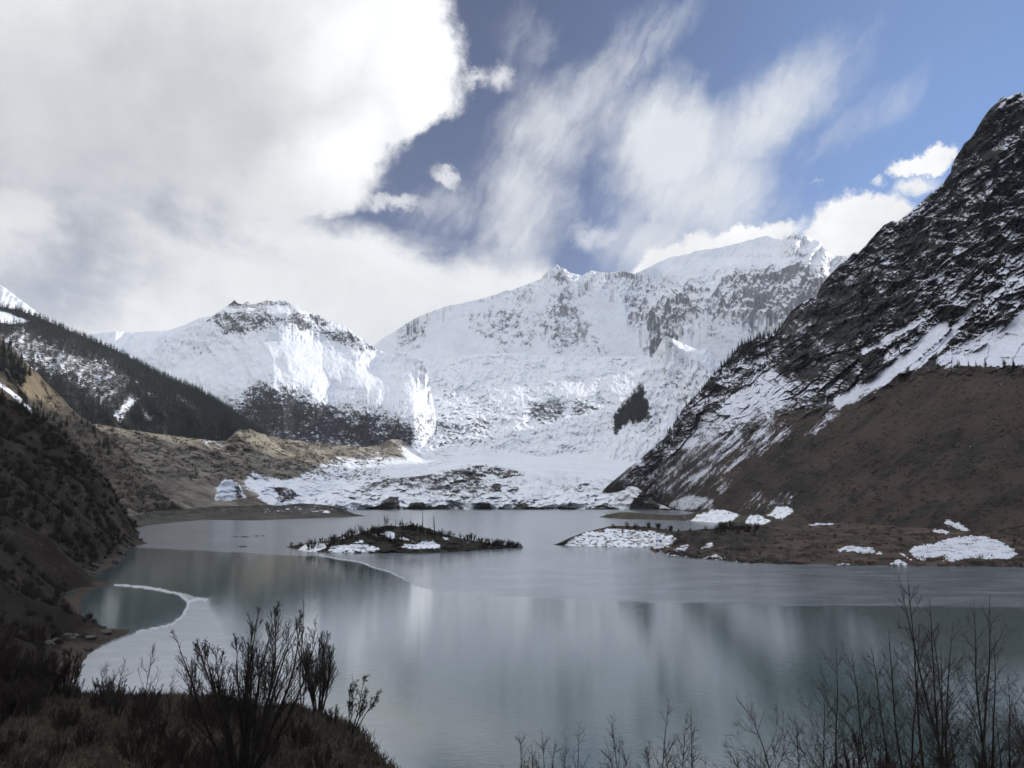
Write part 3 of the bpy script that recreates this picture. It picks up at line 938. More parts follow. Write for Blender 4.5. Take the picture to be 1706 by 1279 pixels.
def far_left_peak():
    px = np.linspace(-420, 120, 220)
    sky = [(-420, 300), (-150, 395), (0, 474), (12, 482), (30, 496), (50, 511), (65, 522), (80, 533), (100, 552), (120, 575)]
    ridge = ip(px, sky) + 1.2 * fbm(px / 8, px * 0, 3, .6, 110)
    PX, PY, Y, T = loft(px, [(700.0, 2700.0 + px * 0), (ridge, 3600.0 + px * 0)], [110])
    Y = Y - 60 * ridged((PX + PY * .4) / 26, PY / 100, 4, .55, 111) * sstep(T, 0, .1)
    mat = terrain_mat('snowy shoulder', (0.10, 0.10, 0.11), (0.14, 0.13, 0.13), (0.03, 0.04, 0.04), 14, k=0.4, bump=0.3)
    finish_hill('snow_ridge#peak', px, PX, PY, Y, mat, dict(snow=0.9 + 0.15 * fbm(PX / 12, PY / 12, 3, .6, 112), tone=PX * 0 + .5, veg=PX * 0), [fall(300, 200), fall(900, 1500)],
                'sunlit snow slope above the forest at the left edge', 'ridge')


def left_shoulder():
    px = np.linspace(-620, 325, 490)
    sky = [(-620, 330), (-200, 470), (-60, 530), (0, 562), (20, 580), (40, 600), (60, 618), (80, 640), (100, 658), (115, 676), (130, 690), (150, 703), (165, 716), (190, 735), (215, 757), (250, 800), (280, 832), (300, 850), (325, 861)]
    ridge = ip(px, sky) + 2.0 * fbm(px / 14, px * 0, 3, .6, 120)
    PX, PY, Y, T = loft(px, [(ip(px, [(-620, 900), (0, 830), (120, 850), (250, 860), (325, 862)]), ip(px, [(-620, 380), (0, 560), (250, 760), (325, 860)])), (ridge, ip(px, [(-620, 820), (0, 1000), (150, 1050), (250, 960), (325, 866)]))], [240])
    Y = Y + (-26 * ridged((PX - (PY - 640) * .6) / 46, PY / 120, 4, .55, 121) - 24 * fbm(PX / 50, PY / 40, 4, .5, 122)) * sstep(T, 0, .06)
    bare = pmask(PX, PY, [(38, 612), (62, 622), (82, 650), (70, 668), (42, 660)], 7)
    trees = pmask(PX, PY, [(-60, 545), (0, 570), (40, 605), (60, 635), (30, 640), (-60, 600)], 10)
    snow = 0.10 + 0.24 * fbm((PX + PY) / 18, (PY - PX) / 40, 4, .6, 123) + 0.75 * (1 - sstep(line_dist(PX, PY, [(-30, 622), (0, 640), (20, 655), (40, 672), (55, 688)]), 1.5, 5)) + 0.5 * (1 - sstep(line_dist(PX, PY, [(35, 590), (55, 612)]), 1, 5))
    veg = 0.35 + 0.4 * trees - 0.5 * bare + 0.3 * fbm(PX / 20, PY / 20, 3, .6, 124)
    mat = terrain_mat('brown shoulder soil', (0.10, 0.08, 0.062), (0.20, 0.16, 0.105), (0.030, 0.030, 0.024), 4, k=0.42, bump=0.5)
    finish_hill('hillside#shoulder', px, PX, PY, Y, mat, dict(snow=snow, tone=0.35 + 0.5 * bare, veg=veg), [fall(120, 60), fall(300, 500)],
                'brown shrubby shoulder with a bare tan patch below the forested hillside', 'hillside')
    return trees


def moraine():
    px = np.linspace(90, 790, 700)
    top = [(90, 712), (164, 706), (205, 714), (264, 723), (323, 730), (360, 735), (378, 733), (390, 722), (398, 714), (406, 716), (418, 714), (428, 720), (440, 723), (465, 730), (488, 733), (547, 739), (605, 745), (630, 741), (650, 732), (664, 731), (690, 748), (720, 772), (790, 792)]
    topv = ip(px, top) + 1.5 * fbm(px / 9, px * 0, 3, .6, 130)
    midv = ip(px, [(90, 790), (215, 800), (340, 800), (430, 800), (560, 795), (700, 792), (790, 800)])
    PX, PY, Y, T = loft(px, [(ip(px, [(90, 890), (215, 872), (260, 860), (340, 851), (430, 848), (790, 848)]), ip(px, [(90, 600), (215, 640), (260, 760), (340, 960), (430, 1150), (560, 1480), (790, 1700)])),
                             (midv, ip(px, [(90, 900), (215, 950), (340, 1250), (430, 1450), (560, 1750), (790, 2000)])),
                             (topv, ip(px, [(90, 1250), (164, 1350), (300, 1500), (400, 1750), (600, 2350), (700, 2600), (790, 2600)]))], [120, 170])
    al, ac = PX * 0.93 + PY * 0.36, -PX * 0.36 + PY * 0.93
    rel = -22 * ridged(al / 55, ac / 14, 5, .58, 131) - 40 * fbm(PX / 60, PY / 26, 4, .55, 132) - 5 * fbm(PX / 7, PY / 5, 3, .6, 133)
    rel += -60 * tent(PX, PY, [(402, 712), (415, 735), (430, 760)], 40, 60)
    Y = Y + rel * sstep(T, 0, .06) * np.clip(Y / 1500, .3, 1.4)
    P = at_depth(PX, PY, Y)
    nz = grid_normals(P)[..., 2]
    sn = np.maximum.reduce([
        pmask(PX, PY, [(500, 790), (560, 765), (640, 762), (720, 765), (800, 780), (800, 800), (600, 812), (500, 808)], 12) * 0.62,
        pmask(PX, PY, [(405, 808), (420, 786), (470, 800), (540, 790), (600, 800), (600, 830), (450, 835)], 8) * 0.75,
        pmask(PX, PY, [(655, 735), (690, 745), (740, 780), (680, 775)], 8) * 0.5,
        pmask(PX, PY, [(360, 812), (375, 797), (400, 805), (405, 825), (370, 828)], 5) * 0.6,
        pmask(PX, PY, [(330, 720), (378, 735), (372, 750), (340, 740)], 6) * 0.3,
        pmask(PX, PY, [(540, 765), (640, 745), (660, 765), (560, 780)], 14) * 0.25])
    st = fbm(al / 30, ac / 5, 4, .6, 134)
    snow = 0.06 + sn + 0.30 * st + 0.25 * (nz - 0.5)
    tone = 0.55 + 0.7 * fbm(PX / 60, PY / 18, 4, .55, 135)
    veg = 0.12 + 0.6 * sstep(fbm(PX / 22, PY / 10, 4, .6, 136), 0.1, 0.6) - 0.2 * sn
    mat = terrain_mat('moraine rubble', (0.15, 0.125, 0.10), (0.31, 0.275, 0.215), (0.060, 0.055, 0.040), 6, k=0.5, bump=0.8)
    finish_hill('moraine', px, PX, PY, Y, mat, dict(snow=snow, tone=tone, veg=veg), [fall(120, 60), fall(400, 400)],
                'tan rubble moraine lit by the sun beneath the forested slope and snowy mountain', 'moraine')


def glacier_front():
    px = np.linspace(355, 1135, 820)
    crest = [(355, 838), (362, 812), (374, 800), (386, 799), (397, 808), (404, 822), (418, 832), (430, 822), (440, 812), (452, 808), (470, 809), (485, 814), (500, 826), (512, 828), (530, 824), (550, 818), (575, 811), (600, 805), (625, 799),
             (660, 795), (700, 793), (730, 785), (755, 777), (780, 773), (805, 770), (825, 772), (845, 778), (870, 783), (892, 790), (905, 797), (918, 806), (940, 805), (955, 807), (972, 800), (985, 803), (1000, 813), (1020, 817), (1035, 811), (1048, 808), (1062, 812), (1076, 822), (1090, 836), (1100, 843), (1135, 846)]
    cv = ip(px, crest) + 1.0 * fbm(px / 6, px * 0, 3, .6, 140)
    Yb = ip(px, [(355, 1050), (420, 1150), (560, 1400), (640, 1480), (1040, 1480), (1100, 1440), (1135, 1400)])
    zb = -1.0
    pyb = 834 + (EYE - zb) / Yb * FOC
    steep = pyb - ip(px, [(355, 5), (500, 6), (640, 12), (900, 9), (1030, 12), (1060, 20), (1100, 4), (1135, 1)])
    steep = np.maximum(steep, cv + 1.0)
    PX, PY, Y, T = loft(px, [(pyb, Yb), (steep, Yb + 22), (cv, Yb + ip(px, [(355, 60), (500, 160), (640, 240), (800, 420), (900, 330), (1000, 180), (1060, 60), (1135, 30)]))], [50, 130])
    wx, wy = PX + 6 * fbm(PX / 20, PY / 20, 3, .5, 141), PY + 6 * fbm(PX / 20, PY / 20, 3, .5, 142)
    lump = ridged((wx + wy) / 46, (wy - wx * .2) / 20, 4, .5, 143)
    rel = -24 * lump - 60 * fbm(wx / 60, wy / 24, 3, .5, 144) - 8 * facets(wx / 14, wy / 6, 149)
    rel += -40 * tent(PX, PY, [(648, 826), (646, 836), (640, 848)], 30, 16) - 30 * tent(PX, PY, [(705, 820), (700, 834), (690, 848)], 26, 30) - 34 * tent(PX, PY, [(1058, 808), (1060, 828), (1058, 848)], 26, 34) - 30 * tent(PX, PY, [(815, 815), (812, 832), (806, 848)], 30, 24)
    rel = rel * (.25 + .75 * sstep(PX, 410, 500))
    Y = Y + rel * sstep(T, 0, .3) * sstep(cv - PY, 1, -5)
    P = at_depth(PX, PY, Y)
    nz = grid_normals(P)[..., 2]
    dark = np.maximum.reduce([
        pmask(PX, PY, [(618, 852), (640, 832), (650, 826), (664, 827), (668, 852)], 3), pmask(PX, PY, [(672, 852), (685, 836), (705, 836), (712, 852)], 3),
        pmask(PX, PY, [(700, 852), (715, 842), (765, 840), (780, 852)], 3), pmask(PX, PY, [(785, 852), (800, 834), (815, 836), (822, 852)], 3),
        pmask(PX, PY, [(850, 852), (862, 836), (875, 838), (905, 852)], 3), pmask(PX, PY, [(915, 852), (935, 843), (955, 852)], 3), pmask(PX, PY, [(965, 852), (980, 843), (1005, 842), (1045, 850), (1045, 856)], 3),
        pmask(PX, PY, [(1046, 852), (1056, 832), (1072, 816), (1084, 826), (1100, 842), (1100, 856)], 3) * 1.2,
        pmask(PX, PY, [(390, 806), (420, 812), (440, 808), (400, 822), (415, 838), (395, 830)], 5), pmask(PX, PY, [(455, 810), (485, 812), (502, 826), (480, 836), (468, 838)], 4) * 0.9,
        sstep(PY, 843, 849) * (0.75 + 0.5 * fbm(PX / 22, PY * 0, 3, .6, 145)),
        (0.80 + .6 * fbm(PX / 40, PY / 9, 3, .6, 148)) * pmask(PX, PY, [(560, 822), (620, 802), (680, 792), (760, 778), (800, 772), (850, 778), (900, 796), (890, 822), (760, 826), (690, 815), (620, 818)], 9),
        .5 * pmask(PX, PY, [(430, 826), (520, 830), (600, 812), (700, 812), (760, 830), (640, 826), (560, 834), (470, 838)], 8),
        .8 * (1 - sstep(line_dist(PX, PY + 3 * fbm(PX / 16, PX * 0, 3, .6, 139), [(620, 806), (650, 799), (690, 797), (720, 803), (780, 812), (850, 818)]), 1, 5)),
        .7 * (1 - sstep(line_dist(PX, PY + 3 * fbm(PX / 16, PX * 0, 3, .6, 138), [(720, 822), (790, 828), (860, 832), (900, 838)]), 1, 4)),
        .55 * pmask(PX, PY, [(900, 800), (985, 802), (1010, 818), (900, 820)], 6)])
    st = 1.6 * fbm((wx + wy * .8) / 15, (wy - wx * .25) / 7, 5, .65, 146)
    snow = 0.84 - 0.58 * dark + 0.16 * (nz - .4) - 0.26 * st * (0.35 + dark)
    mat = terrain_mat('debris covered ice', (0.045, 0.042, 0.042), (0.085, 0.076, 0.066), (0.03, 0.035, 0.03), 5, k=0.5, bump=0.6)
    finish_hill('glacier_snout', px, PX, PY, Y, mat, dict(snow=snow, tone=PX * 0 + .5 + .5 * fbm(PX / 40, PY / 20, 3, .5, 147), veg=PX * 0), [fall(60, 12), fall(260, 120)],
                'snowy debris covered glacier snout with dark ice cliffs standing in the far lake edge', 'glacier snout')


def shore_spit():
    px = np.linspace(205, 612, 420)
    front = ip(px, [(205, 892), (225, 884), (245, 877), (280, 873), (340, 867), (420, 868), (470, 866), (520, 864), (570, 862), (605, 860.5), (612, 860.2)])
    topp = ip(px, [(205, 862), (260, 852), (320, 847), (345, 845), (370, 842), (400, 843), (430, 841), (470, 842), (500, 838), (530, 840), (552, 842), (575, 849), (590, 856), (605, 860), (612, 860.1)]) + .6 * fbm(px / 7, px * 0, 3, .6, 150)
    Yf = depth_on_plane(px, front, -0.4)
    midp = front * .62 + topp * .38
    PX, PY, Y, T = loft(px, [(front, Yf), (midp, Yf + ip(px, [(205, 40), (340, 70), (560, 40), (605, 4), (612, 2)])), (topp, Yf + ip(px, [(205, 150), (340, 240), (520, 160), (580, 40), (605, 8), (612, 3)]))], [36, 50])
    Y = Y - 4 * fbm(PX / 16, PY / 6, 4, .6, 151) * sstep(T, 0, .3)
    snow = 0.14 + 0.5 * pmask(PX, PY, [(430, 846), (500, 842), (560, 846), (540, 856), (440, 856)], 5) * (0.35 + fbm(PX / 9, PY / 3, 3, .6, 152)) + 0.35 * fbm(PX / 14, PY / 4, 4, .6, 153) * sstep(T, .35, .6)
    snow += 0.5 * np.exp(-((PX - 545) / 7) ** 2 - ((PY - 853) / 2.0) ** 2)
    veg = 0.25 + 0.6 * sstep(T, .45, .75) * sstep(fbm(PX / 14, PY / 5, 3, .6, 154), -.2, .3)
    mat = terrain_mat('gravel spit', (0.060, 0.056, 0.048), (0.10, 0.088, 0.070), (0.026, 0.027, 0.020), 2.5, k=.4, bump=.5)
    finish_hill('gravel_spit', px, PX, PY, Y, mat, dict(snow=snow, tone=.4 + .8 * fbm(PX / 60, PY / 8, 3, .6, 155), veg=veg), [fall(30, 5), fall(60, 30)],
                'low dark gravel spit reaching into the lake from the left shore', 'spit')


def island():
    px = np.linspace(476, 868, 420)
    front = ip(px, [(476, 912), (495, 917), (520, 921), (560, 922), (600, 923), (640, 923), (700, 923.5), (760, 921), (800, 918), (840, 915), (868, 913)]) + .6 * fbm(px / 8, px * 0, 3, .6, 160)
    topp = ip(px, [(476, 911), (500, 906), (530, 903), (548, 900), (556, 895), (570, 893), (590, 891), (605, 886), (620, 881), (634, 877), (650, 875), (665, 877), (680, 875), (700, 877), (715, 880), (730, 886), (750, 892), (775, 898), (800, 902), (830, 906), (855, 910), (868, 912)]) + .8 * fbm(px / 6, px * 0, 3, .6, 161)
    Yf = depth_on_plane(px, front, -0.3)
    Yt = Yf + ip(px, [(476, 2), (520, 16), (600, 22), (700, 24), (780, 14), (868, 2)])
    PX, PY, Y, T = loft(px, [(front, Yf), (topp, Yt)], [110])
    Y = Y - (2.2 * ridged(PX / 26, PY / 12, 4, .6, 162) + 3.0 * fbm(PX / 40, PY / 14, 3, .5, 163)) * sstep(T, 0, .1) * (1 - sstep(T, .9, 1))
    P = at_depth(PX, PY, Y)
    jag = 2.0 * fbm(PX / 8, PY / 4, 3, .6, 164)

    def patch(poly, s=2.8):
        return sstep(poly_sd(PX, PY, poly) + jag, -s, s)
    sn = np.maximum.reduce([patch([(494, 917), (505, 908), (530, 903), (548, 904), (545, 913), (530, 919), (505, 921)]), patch([(545, 919), (550, 909), (580, 906), (605, 905), (632, 912), (634, 917), (600, 922), (560, 922)]), patch([(585, 905), (600, 899), (608, 901), (605, 905)]),
                            patch([(628, 890), (645, 884), (658, 887), (660, 898), (648, 900), (640, 892)]), patch([(612, 892), (628, 887), (628, 893)]), patch([(664, 893), (680, 896), (682, 901), (666, 900)]), patch([(685, 900), (700, 904), (690, 906)]),
                            patch([(668, 913), (675, 904), (690, 907), (705, 900), (722, 901), (736, 909), (730, 914), (690, 915)]), patch([(560, 899), (572, 893), (582, 892), (570, 899)]), patch([(735, 893), (748, 896), (750, 901), (740, 899)]), patch([(772, 900), (782, 901), (780, 904)])])
    snow = 0.12 + 0.50 * sn + .34 * fbm(PX / 6, PY / 3, 4, .65, 165)
    veg = 0.45 + 0.5 * fbm(PX / 12, PY / 6, 3, .6, 166)
    mat = terrain_mat('island turf', (0.040, 0.036, 0.030), (0.065, 0.055, 0.04), (0.030, 0.030, 0.020), 1.2, k=.35, bump=.6)
    finish_hill('island', px, PX, PY, Y, mat, dict(snow=snow, tone=PX * 0 + .4, veg=veg), [fall(6, 0.6), fall(22, 12)],
                'small dark wooded island with snow patches in the middle of the lake', 'island')


def right_shore():
    px = np.concatenate([np.linspace(922, 1720, 760), np.linspace(1726, 2300, 60)])
    front = ip(px, [(922, 908.5), (935, 909.5), (960, 911), (1000, 912.5), (1080, 914.5), (1100, 917), (1092, 924), (1110, 927), (1150, 931), (1200, 935), (1250, 940), (1330, 942), (1400, 944), (1500, 945), (1600, 946), (1706, 947), (2300, 980)]) + .6 * fbm(px / 14, px * 0, 3, .6, 170)
    topp = ip(px, [(922, 907.8), (935, 905), (950, 897), (970, 889), (1000, 881), (1015, 877), (1035, 876), (1060, 877), (1085, 878), (1105, 882), (1125, 886), (1150, 884), (1200, 880), (1250, 876), (1290, 872), (1330, 869), (1400, 871), (1450, 873), (1550, 880), (1706, 893), (2300, 940)])
    Yf = depth_on_plane(px, front, -0.3)
    mid = front * .50 + topp * .50
    Ym = Yf + ip(px, [(922, 1), (960, 6), (1030, 16), (1120, 26), (1200, 46), (1330, 80), (1450, 70), (1706, 36), (2300, 18)])
    Yt = np.maximum(ip(px, [(922, 290), (1000, 300), (1060, 306), (1130, 320), (1180, 345), (1250, 390), (1330, 520), (1400, 500), (1450, 460), (1550, 390), (1706, 305), (2300, 200)]), Yf + 1)
    lip = front - ip(px, [(922, .3), (960, 1.5), (1080, 2.0), (1200, 3.5), (1706, 4.5), (2300, 5)])
    PX, PY, Y, T = loft(px, [(front, Yf), (lip, Yf + ip(px, [(922, .3), (960, 1.2), (1200, 2.2), (1706, 2.2), (2300, 2)])), (mid, Ym), (topp, Yt)], [16, 60, 90])
    low = fbm(PX / 50, PY / 9, 4, .55, 171)
    P = at_depth(PX, PY, Y)
    jag = 2.4 * fbm(PX / 9, PY / 4, 3, .6, 173)

    def patch(poly, s=1.8):
        return sstep(poly_sd(PX, PY, poly) + jag, -s, s)
    mound = patch([(938, 910), (950, 898), (975, 887), (1010, 880), (1050, 882), (1090, 884), (1120, 892), (1128, 898), (1120, 909), (1100, 914), (1020, 912)])
    sn = np.maximum.reduce([mound,
                            patch([(1100, 926), (1120, 915), (1140, 906), (1150, 908), (1140, 920), (1150, 930)]) * .62, patch([(1165, 912), (1185, 902), (1192, 910), (1170, 914)]) * .7, patch([(1165, 932), (1190, 922), (1235, 935), (1230, 940)]) * .62])
    snow = 0.10 + 0.66 * sn + .26 * fbm(PX / 12, PY / 3.5, 4, .6, 174) * (1 - .6 * sstep(PX, 1230, 1300)) - .26 * mound * (ridged(PX / 14, PY / 5, 3, .6, 175) > .42)
    tone = .45 + .7 * low
    veg = .22 + .35 * pmask(PX, PY, [(1120, 885), (1280, 876), (1290, 905), (1240, 925), (1140, 915)], 12) + .45 * fbm(PX / 16, PY / 5, 4, .6, 176)
    mat = terrain_mat('brown shore turf', (0.060, 0.048, 0.038), (0.115, 0.080, 0.060), (0.030, 0.027, 0.022), 1.6, k=.32, bump=.6)
    o = finish_hill('shore', px, PX, PY, Y, mat, dict(snow=snow, tone=tone, veg=veg), [fall(20, 0.5), fall(60, 12)],
                    'low brown lake shore of dead turf at the foot of the dark right mountain', 'shore')


def mud_bar():
    px = np.linspace(998, 1345, 360)
    front = ip(px, [(998, 862), (1020, 864), (1050, 866), (1150, 869), (1250, 876), (1345, 880)])
    topp = ip(px, [(998, 861.6), (1012, 857), (1030, 853.5), (1045, 853), (1070, 855), (1100, 857), (1130, 858), (1150, 856), (1165, 851), (1185, 848.5), (1205, 849), (1225, 854), (1238, 860), (1248, 857), (1262, 856), (1270, 860), (1280, 851), (1292, 844), (1308, 842), (1322, 848), (1334, 858), (1345, 866)])
    Yf = depth_on_plane(px, front, -0.5)
    PX, PY, Y, T = loft(px, [(front, Yf), (topp, Yf + ip(px, [(998, 3), (1050, 40), (1190, 60), (1345, 60)]))], [60])
    Y = Y - 3 * fbm(PX / 14, PY / 6, 3, .6, 181) * sstep(T, 0, .2) * (1 - sstep(T, .9, 1))
    jag = 2.2 * fbm(PX / 7, PY / 5, 3, .6, 182)

    def patch(poly, s=4.5):
        return sstep(poly_sd(PX, PY, poly) + jag, -s, s)
    sn = np.maximum.reduce([patch([(1150, 868), (1160, 858), (1185, 848), (1210, 848), (1235, 858), (1220, 868), (1200, 876), (1165, 874)]), patch([(1240, 868), (1248, 858), (1265, 857), (1285, 868), (1275, 874), (1245, 874)]), patch([(1278, 858), (1292, 843), (1312, 842), (1325, 850), (1308, 864), (1298, 866)]), patch([(1125, 866), (1140, 860), (1146, 866)]) * .6])
    snow = .12 + .52 * sn + .40 * fbm(PX / 6, PY / 4, 4, .65, 183)
    mat = terrain_mat('mud bar', (0.055, 0.048, 0.038), (0.085, 0.072, 0.050), (0.034, 0.030, 0.022), 2.5, k=.34, bump=.5)
    finish_hill('mud_bar', px, PX, PY, Y, mat, dict(snow=snow, tone=.6 + .5 * fbm(PX / 30, PY / 6, 3, .6, 184), veg=.3 + .4 * fbm(PX / 12, PY / 5, 3, .6, 185)), [fall(20, 3), fall(70, 30)],
                'narrow brown mud bar with round snow mounds behind the right shore', 'bar')


# ---- near land around the viewpoint
def _w(px, py):
    q = on_plane(px, py, 0.0)
    return (float(q[0]), float(q[1]))


LAND = [(-700, -80), (-700, 560), (-330, 560), _w(150, 880), _w(205, 886), _w(236, 886), _w(226, 895), _w(248, 905), _w(215, 912), _w(206, 930), _w(182, 946), _w(150, 960), _w(130, 968), _w(188, 970), _w(178, 977), _w(150, 982), _w(135, 1000),
        _w(140, 1030), _w(160, 1046), _w(222, 1048), _w(212, 1056), _w(178, 1070), _w(148, 1090), _w(132, 1120), (-36, 66), (-31, 58), (-24, 53.5), (-16, 53), (-10.5, 51.5), (-6.0, 47.6), (-4.3, 44.6), (-3.7, 42.4), (-3.9, 40.6), (-3.1, 39.0), (-2.0, 37.5), (2, 37), (16, 36.5), (36, 34), (90, 22), (90, -80)]


def near_height(X, Y):
    d = poly_sd(X, Y, LAND)
    r = np.hypot(X, Y)
    knoll = 14.35 - 0.37 * r
    plateau = 4.5 * sstep(d + .7 * fbm(X / 2.2, Y / 2.2, 3, .6, 196), -0.5, 4.6) * (1 - 0.25 * sstep(X, -9, -4)) * sstep(-X, -1.0, 3.5)
    k = np.interp(Y, [40, 60, 90, 150, 260, 450], [0.0, 0.25, 0.5, 1.0, 1.7, 1.7])
    zm = np.interp(Y, [40, 80, 150, 300, 450], [6, 16, 40, 78, 90])
    dd = np.maximum(d - 2.5, 0)
    hill = 0.5 * sstep(d, 0, 2.5) + zm * (1 - np.exp(-k * dd / zm)) * sstep(Y, 42, 70)
    base = 1.4 * sstep(d, 0, 5)
    z = np.maximum.reduce([knoll, np.where(Y < 62, plateau, 0) * (1 - sstep(Y, 54, 62)), hill, base])
    z = z + sstep(d, 0.5, 4) * (0.35 * fbm(X / 5, Y / 5, 4, .55, 190) + np.clip(Y / 120, 0, 1) * (3.4 * fbm(X / 26, Y / 26, 4, .55, 191) + 3.0 * ridged(X / 40, Y / 60, 4, .55, 195) * sstep(d, 4, 16))) * sstep(r, 4, 12)
    z = np.where(d < 0, np.maximum(-3.0, 0.45 * d), z)
    return z, d


def near_land():
    az = np.linspace(R(-80), R(75), 620)
    r = np.concatenate([np.linspace(0.3, 20, 40), np.geomspace(20.4, 620, 560)])
    RR, AA = np.meshgrid(r, az, indexing='ij')
    X, Y = RR * np.sin(AA), RR * np.cos(AA)
    Z, D = near_height(X, Y)
    P = np.stack([X, Y, Z], -1)
    SURF['bank'] = P
    nz = grid_normals(P)[..., 2]
    st = fbm(X / 4, Y / 4, 4, .6, 192)
    snow = -0.05 + .34 * sstep(fbm(X / 9, Y / 9, 4, .65, 193), .30, .5) * sstep(Y, 90, 160)
    beach = 1 - sstep(D, 1.0, 4.0)
    tone = .2 + .55 * beach + .5 * st * .6 + .45 * (1 - sstep(nz, .5, .85)) * sstep(Y, 30, 40)
    veg = .52 - .55 * beach + .45 * st - .35 * sstep(fbm(X / 22, Y / 22, 3, .5, 194), .1, .4) * sstep(Y, 70, 100)
    plat = sstep(-X, 6, 14) * (1 - sstep(Y, 52, 58)) * sstep(Y, 26, 32)
    veg -= .2 * plat
    tone += .3 * plat
    mat = terrain_mat('dark bank soil', (0.030, 0.023, 0.018), (0.080, 0.062, 0.047), (0.030, 0.022, 0.016), .7, k=.4, bump=.8)
    o = grid_obj('bank', P, mat, dict(snow=snow, tone=tone, veg=veg))
    set_props(o, 'dark brushy lake bank and rounded headland in the left foreground', 'bank', kind='structure')


def base_ground():
    m, N = new_mat('valley floor')
    co = N.new('ShaderNodeTexCoord').outputs['Object']
    finish(N, N.mix(N.noise(co, .01, 5, .6), (0.07, 0.06, 0.05), (0.13, 0.11, 0.09)), .95)
    a = np.linspace(0, 2 * np.pi, 65)[:-1]
    rr = [0.001, 400, 3000, 8000, 12000]
    V = np.array([[q * math.cos(t), q * math.sin(t), -4.0] for q in rr for t in a])
    F = [[i * 64 + j, i * 64 + (j + 1) % 64, (i + 1) * 64 + (j + 1) % 64, (i + 1) * 64 + j] for i in range(4) for j in range(64)]
    F = [f[::-1] for f in F]
    set_props(mesh_obj('ground', raw_mesh('ground', V, np.array(F), m, False)), 'valley floor beneath the lake and the mountains', 'ground', kind='structure')


def lake():
    py = np.concatenate([np.geomspace(1, 620, 430) * 1.0])          # rows below the horizon
    py = 834 + 9.0 + (py - 1)
    px = np.concatenate([np.linspace(-900, 60, 60), np.linspace(64, 1706, 760), np.linspace(1720, 2600, 50)])
    PX, PY = np.meshgrid(px, py[::-1], indexing='xy')
    P = on_plane(PX, PY, 0.0)
    P[..., 2] = 0.0
    # wave the borders of the ice sheets a little
    wx = PX + 5 * fbm(PX / 40, PY / 10, 3, .6, 201)
    wy = PY + 3.0 * fbm(PX / 50, PY / 10, 4, .6, 202) * np.clip((PY - 850) / 100, .2, 1)
    bound = ip(wx, [(-900, 903), (100, 905), (240, 913), (330, 917), (480, 925), (545, 928), (600, 938), (650, 955), (675, 965), (692, 978), (740, 986), (820, 991), (900, 996), (1100, 1003), (1300, 1008), (1706, 1012), (2600, 1020)])
    far = sstep(bound - wy, -1.2, 1.2)
    near_poly = [(100, 1120), (145, 1090), (180, 1071), (230, 1052), (262, 1047), (285, 1040), (304, 1026), (311, 1013), (310, 1003), (296, 992), (262, 984), (215, 978), (188, 975), (190, 972.5), (262, 979), (305, 987), (330, 994), (350, 998), (352, 1010), (380, 1030), (400, 1060), (430, 1110), (500, 1160), (560, 1190), (640, 1230), (680, 1260), (690, 1300), (700, 1460), (-100, 1460)]
    nd = poly_sd(wx, wy, near_poly)
    soft_edge = sstep(PX, 330, 430)
    near = np.where(soft_edge > 0, sstep(nd, -2 - 70 * soft_edge, 1.5 + 70 * soft_edge), sstep(nd, -1.5, 1.5))
    rim = np.maximum(1 - sstep(line_dist(wx, wy, [(190, 974), (262, 981), (298, 989), (312, 1000), (312, 1014), (303, 1027), (284, 1040), (255, 1047), (228, 1052)]), .7, 2.6),
                     .35 * (1 - sstep(line_dist(wx, wy, [(530, 925), (600, 936), (650, 953), (678, 966)]), .6, 2.2)))
    rim = np.maximum(rim, .8 * (1 - sstep(line_dist(wx, wy, [(314, 1002), (332, 997), (345, 999)]), .8, 2.4)))
    cove = pmask(PX, PY, [(100, 990), (190, 974), (300, 990), (312, 1010), (285, 1041), (225, 1052), (100, 1060)], 1.5)
    ice = np.clip(np.maximum(far * .82, near) * (1 - cove * .95), 0, 1)
    skin = sstep(fbm(PX / 90, PY / 8, 4, .6, 203), -.2, .6) * .10 * (1 - cove)      # frost skin elsewhere
    ice = np.maximum(ice, skin)
    frost = np.clip(.35 + .9 * fbm(PX / 120, PY / 7, 4, .6, 204), 0, 1)
    m, N = new_mat('lake water and ice')
    co = N.new('ShaderNodeTexCoord').outputs['Object']
    a_ice, a_rim, a_fr = N.attr('ice'), N.attr('rim'), N.attr('frost')
    n1 = N.smooth(N.noise(N.mapping(co, (0, 0, 0), 0, (3.0, 1, 1)), .22, 6, .65), .3, .7)
    wcol = N.mix(N.noise(co, .02, 3, .5), (0.060, 0.092, 0.093), (0.084, 0.119, 0.118))
    icol = N.mix(N.smooth(N.mad(N.fmix(N.attr('white'), n1, N.noise(co, .35, 6, .7)), .6, N.mul(a_fr, .4)), .25, .8), N.mix(N.attr('white'), (0.13, 0.145, 0.16), (0.30, 0.32, 0.345)), N.mix(N.attr('white'), (0.27, 0.285, 0.305), (0.38, 0.40, 0.425)))
    col = N.mix(a_ice, wcol, icol)
    a_rim = N.mul(a_rim, N.mad(N.smooth(N.noise(co, .5, 4, .6), .35, .6), .7, .3))
    col = N.mix(a_rim, col, (0.50, 0.52, 0.55))
    ro = N.fmix(a_ice, .05, .22)
    ro = N.fmix(a_rim, ro, .7)
    bp = N.new('ShaderNodeBump')
    bp.inputs['Strength'].default_value = .03
    bp.inputs['Distance'].default_value = .3
    N.put(bp.inputs['Height'], N.noise(N.mapping(co, (0, 0, 0), 0, (1, .4, 1)), .9, 4, .6))
    finish(N, col, ro, .5, bp.outputs[0], IOR=1.55)
    o = grid_obj('lake', P, m, dict(ice=ice, rim=rim, frost=frost, white=near))
    set_props(o, 'calm grey green half frozen lake reflecting the mountains', 'lake', kind='structure')


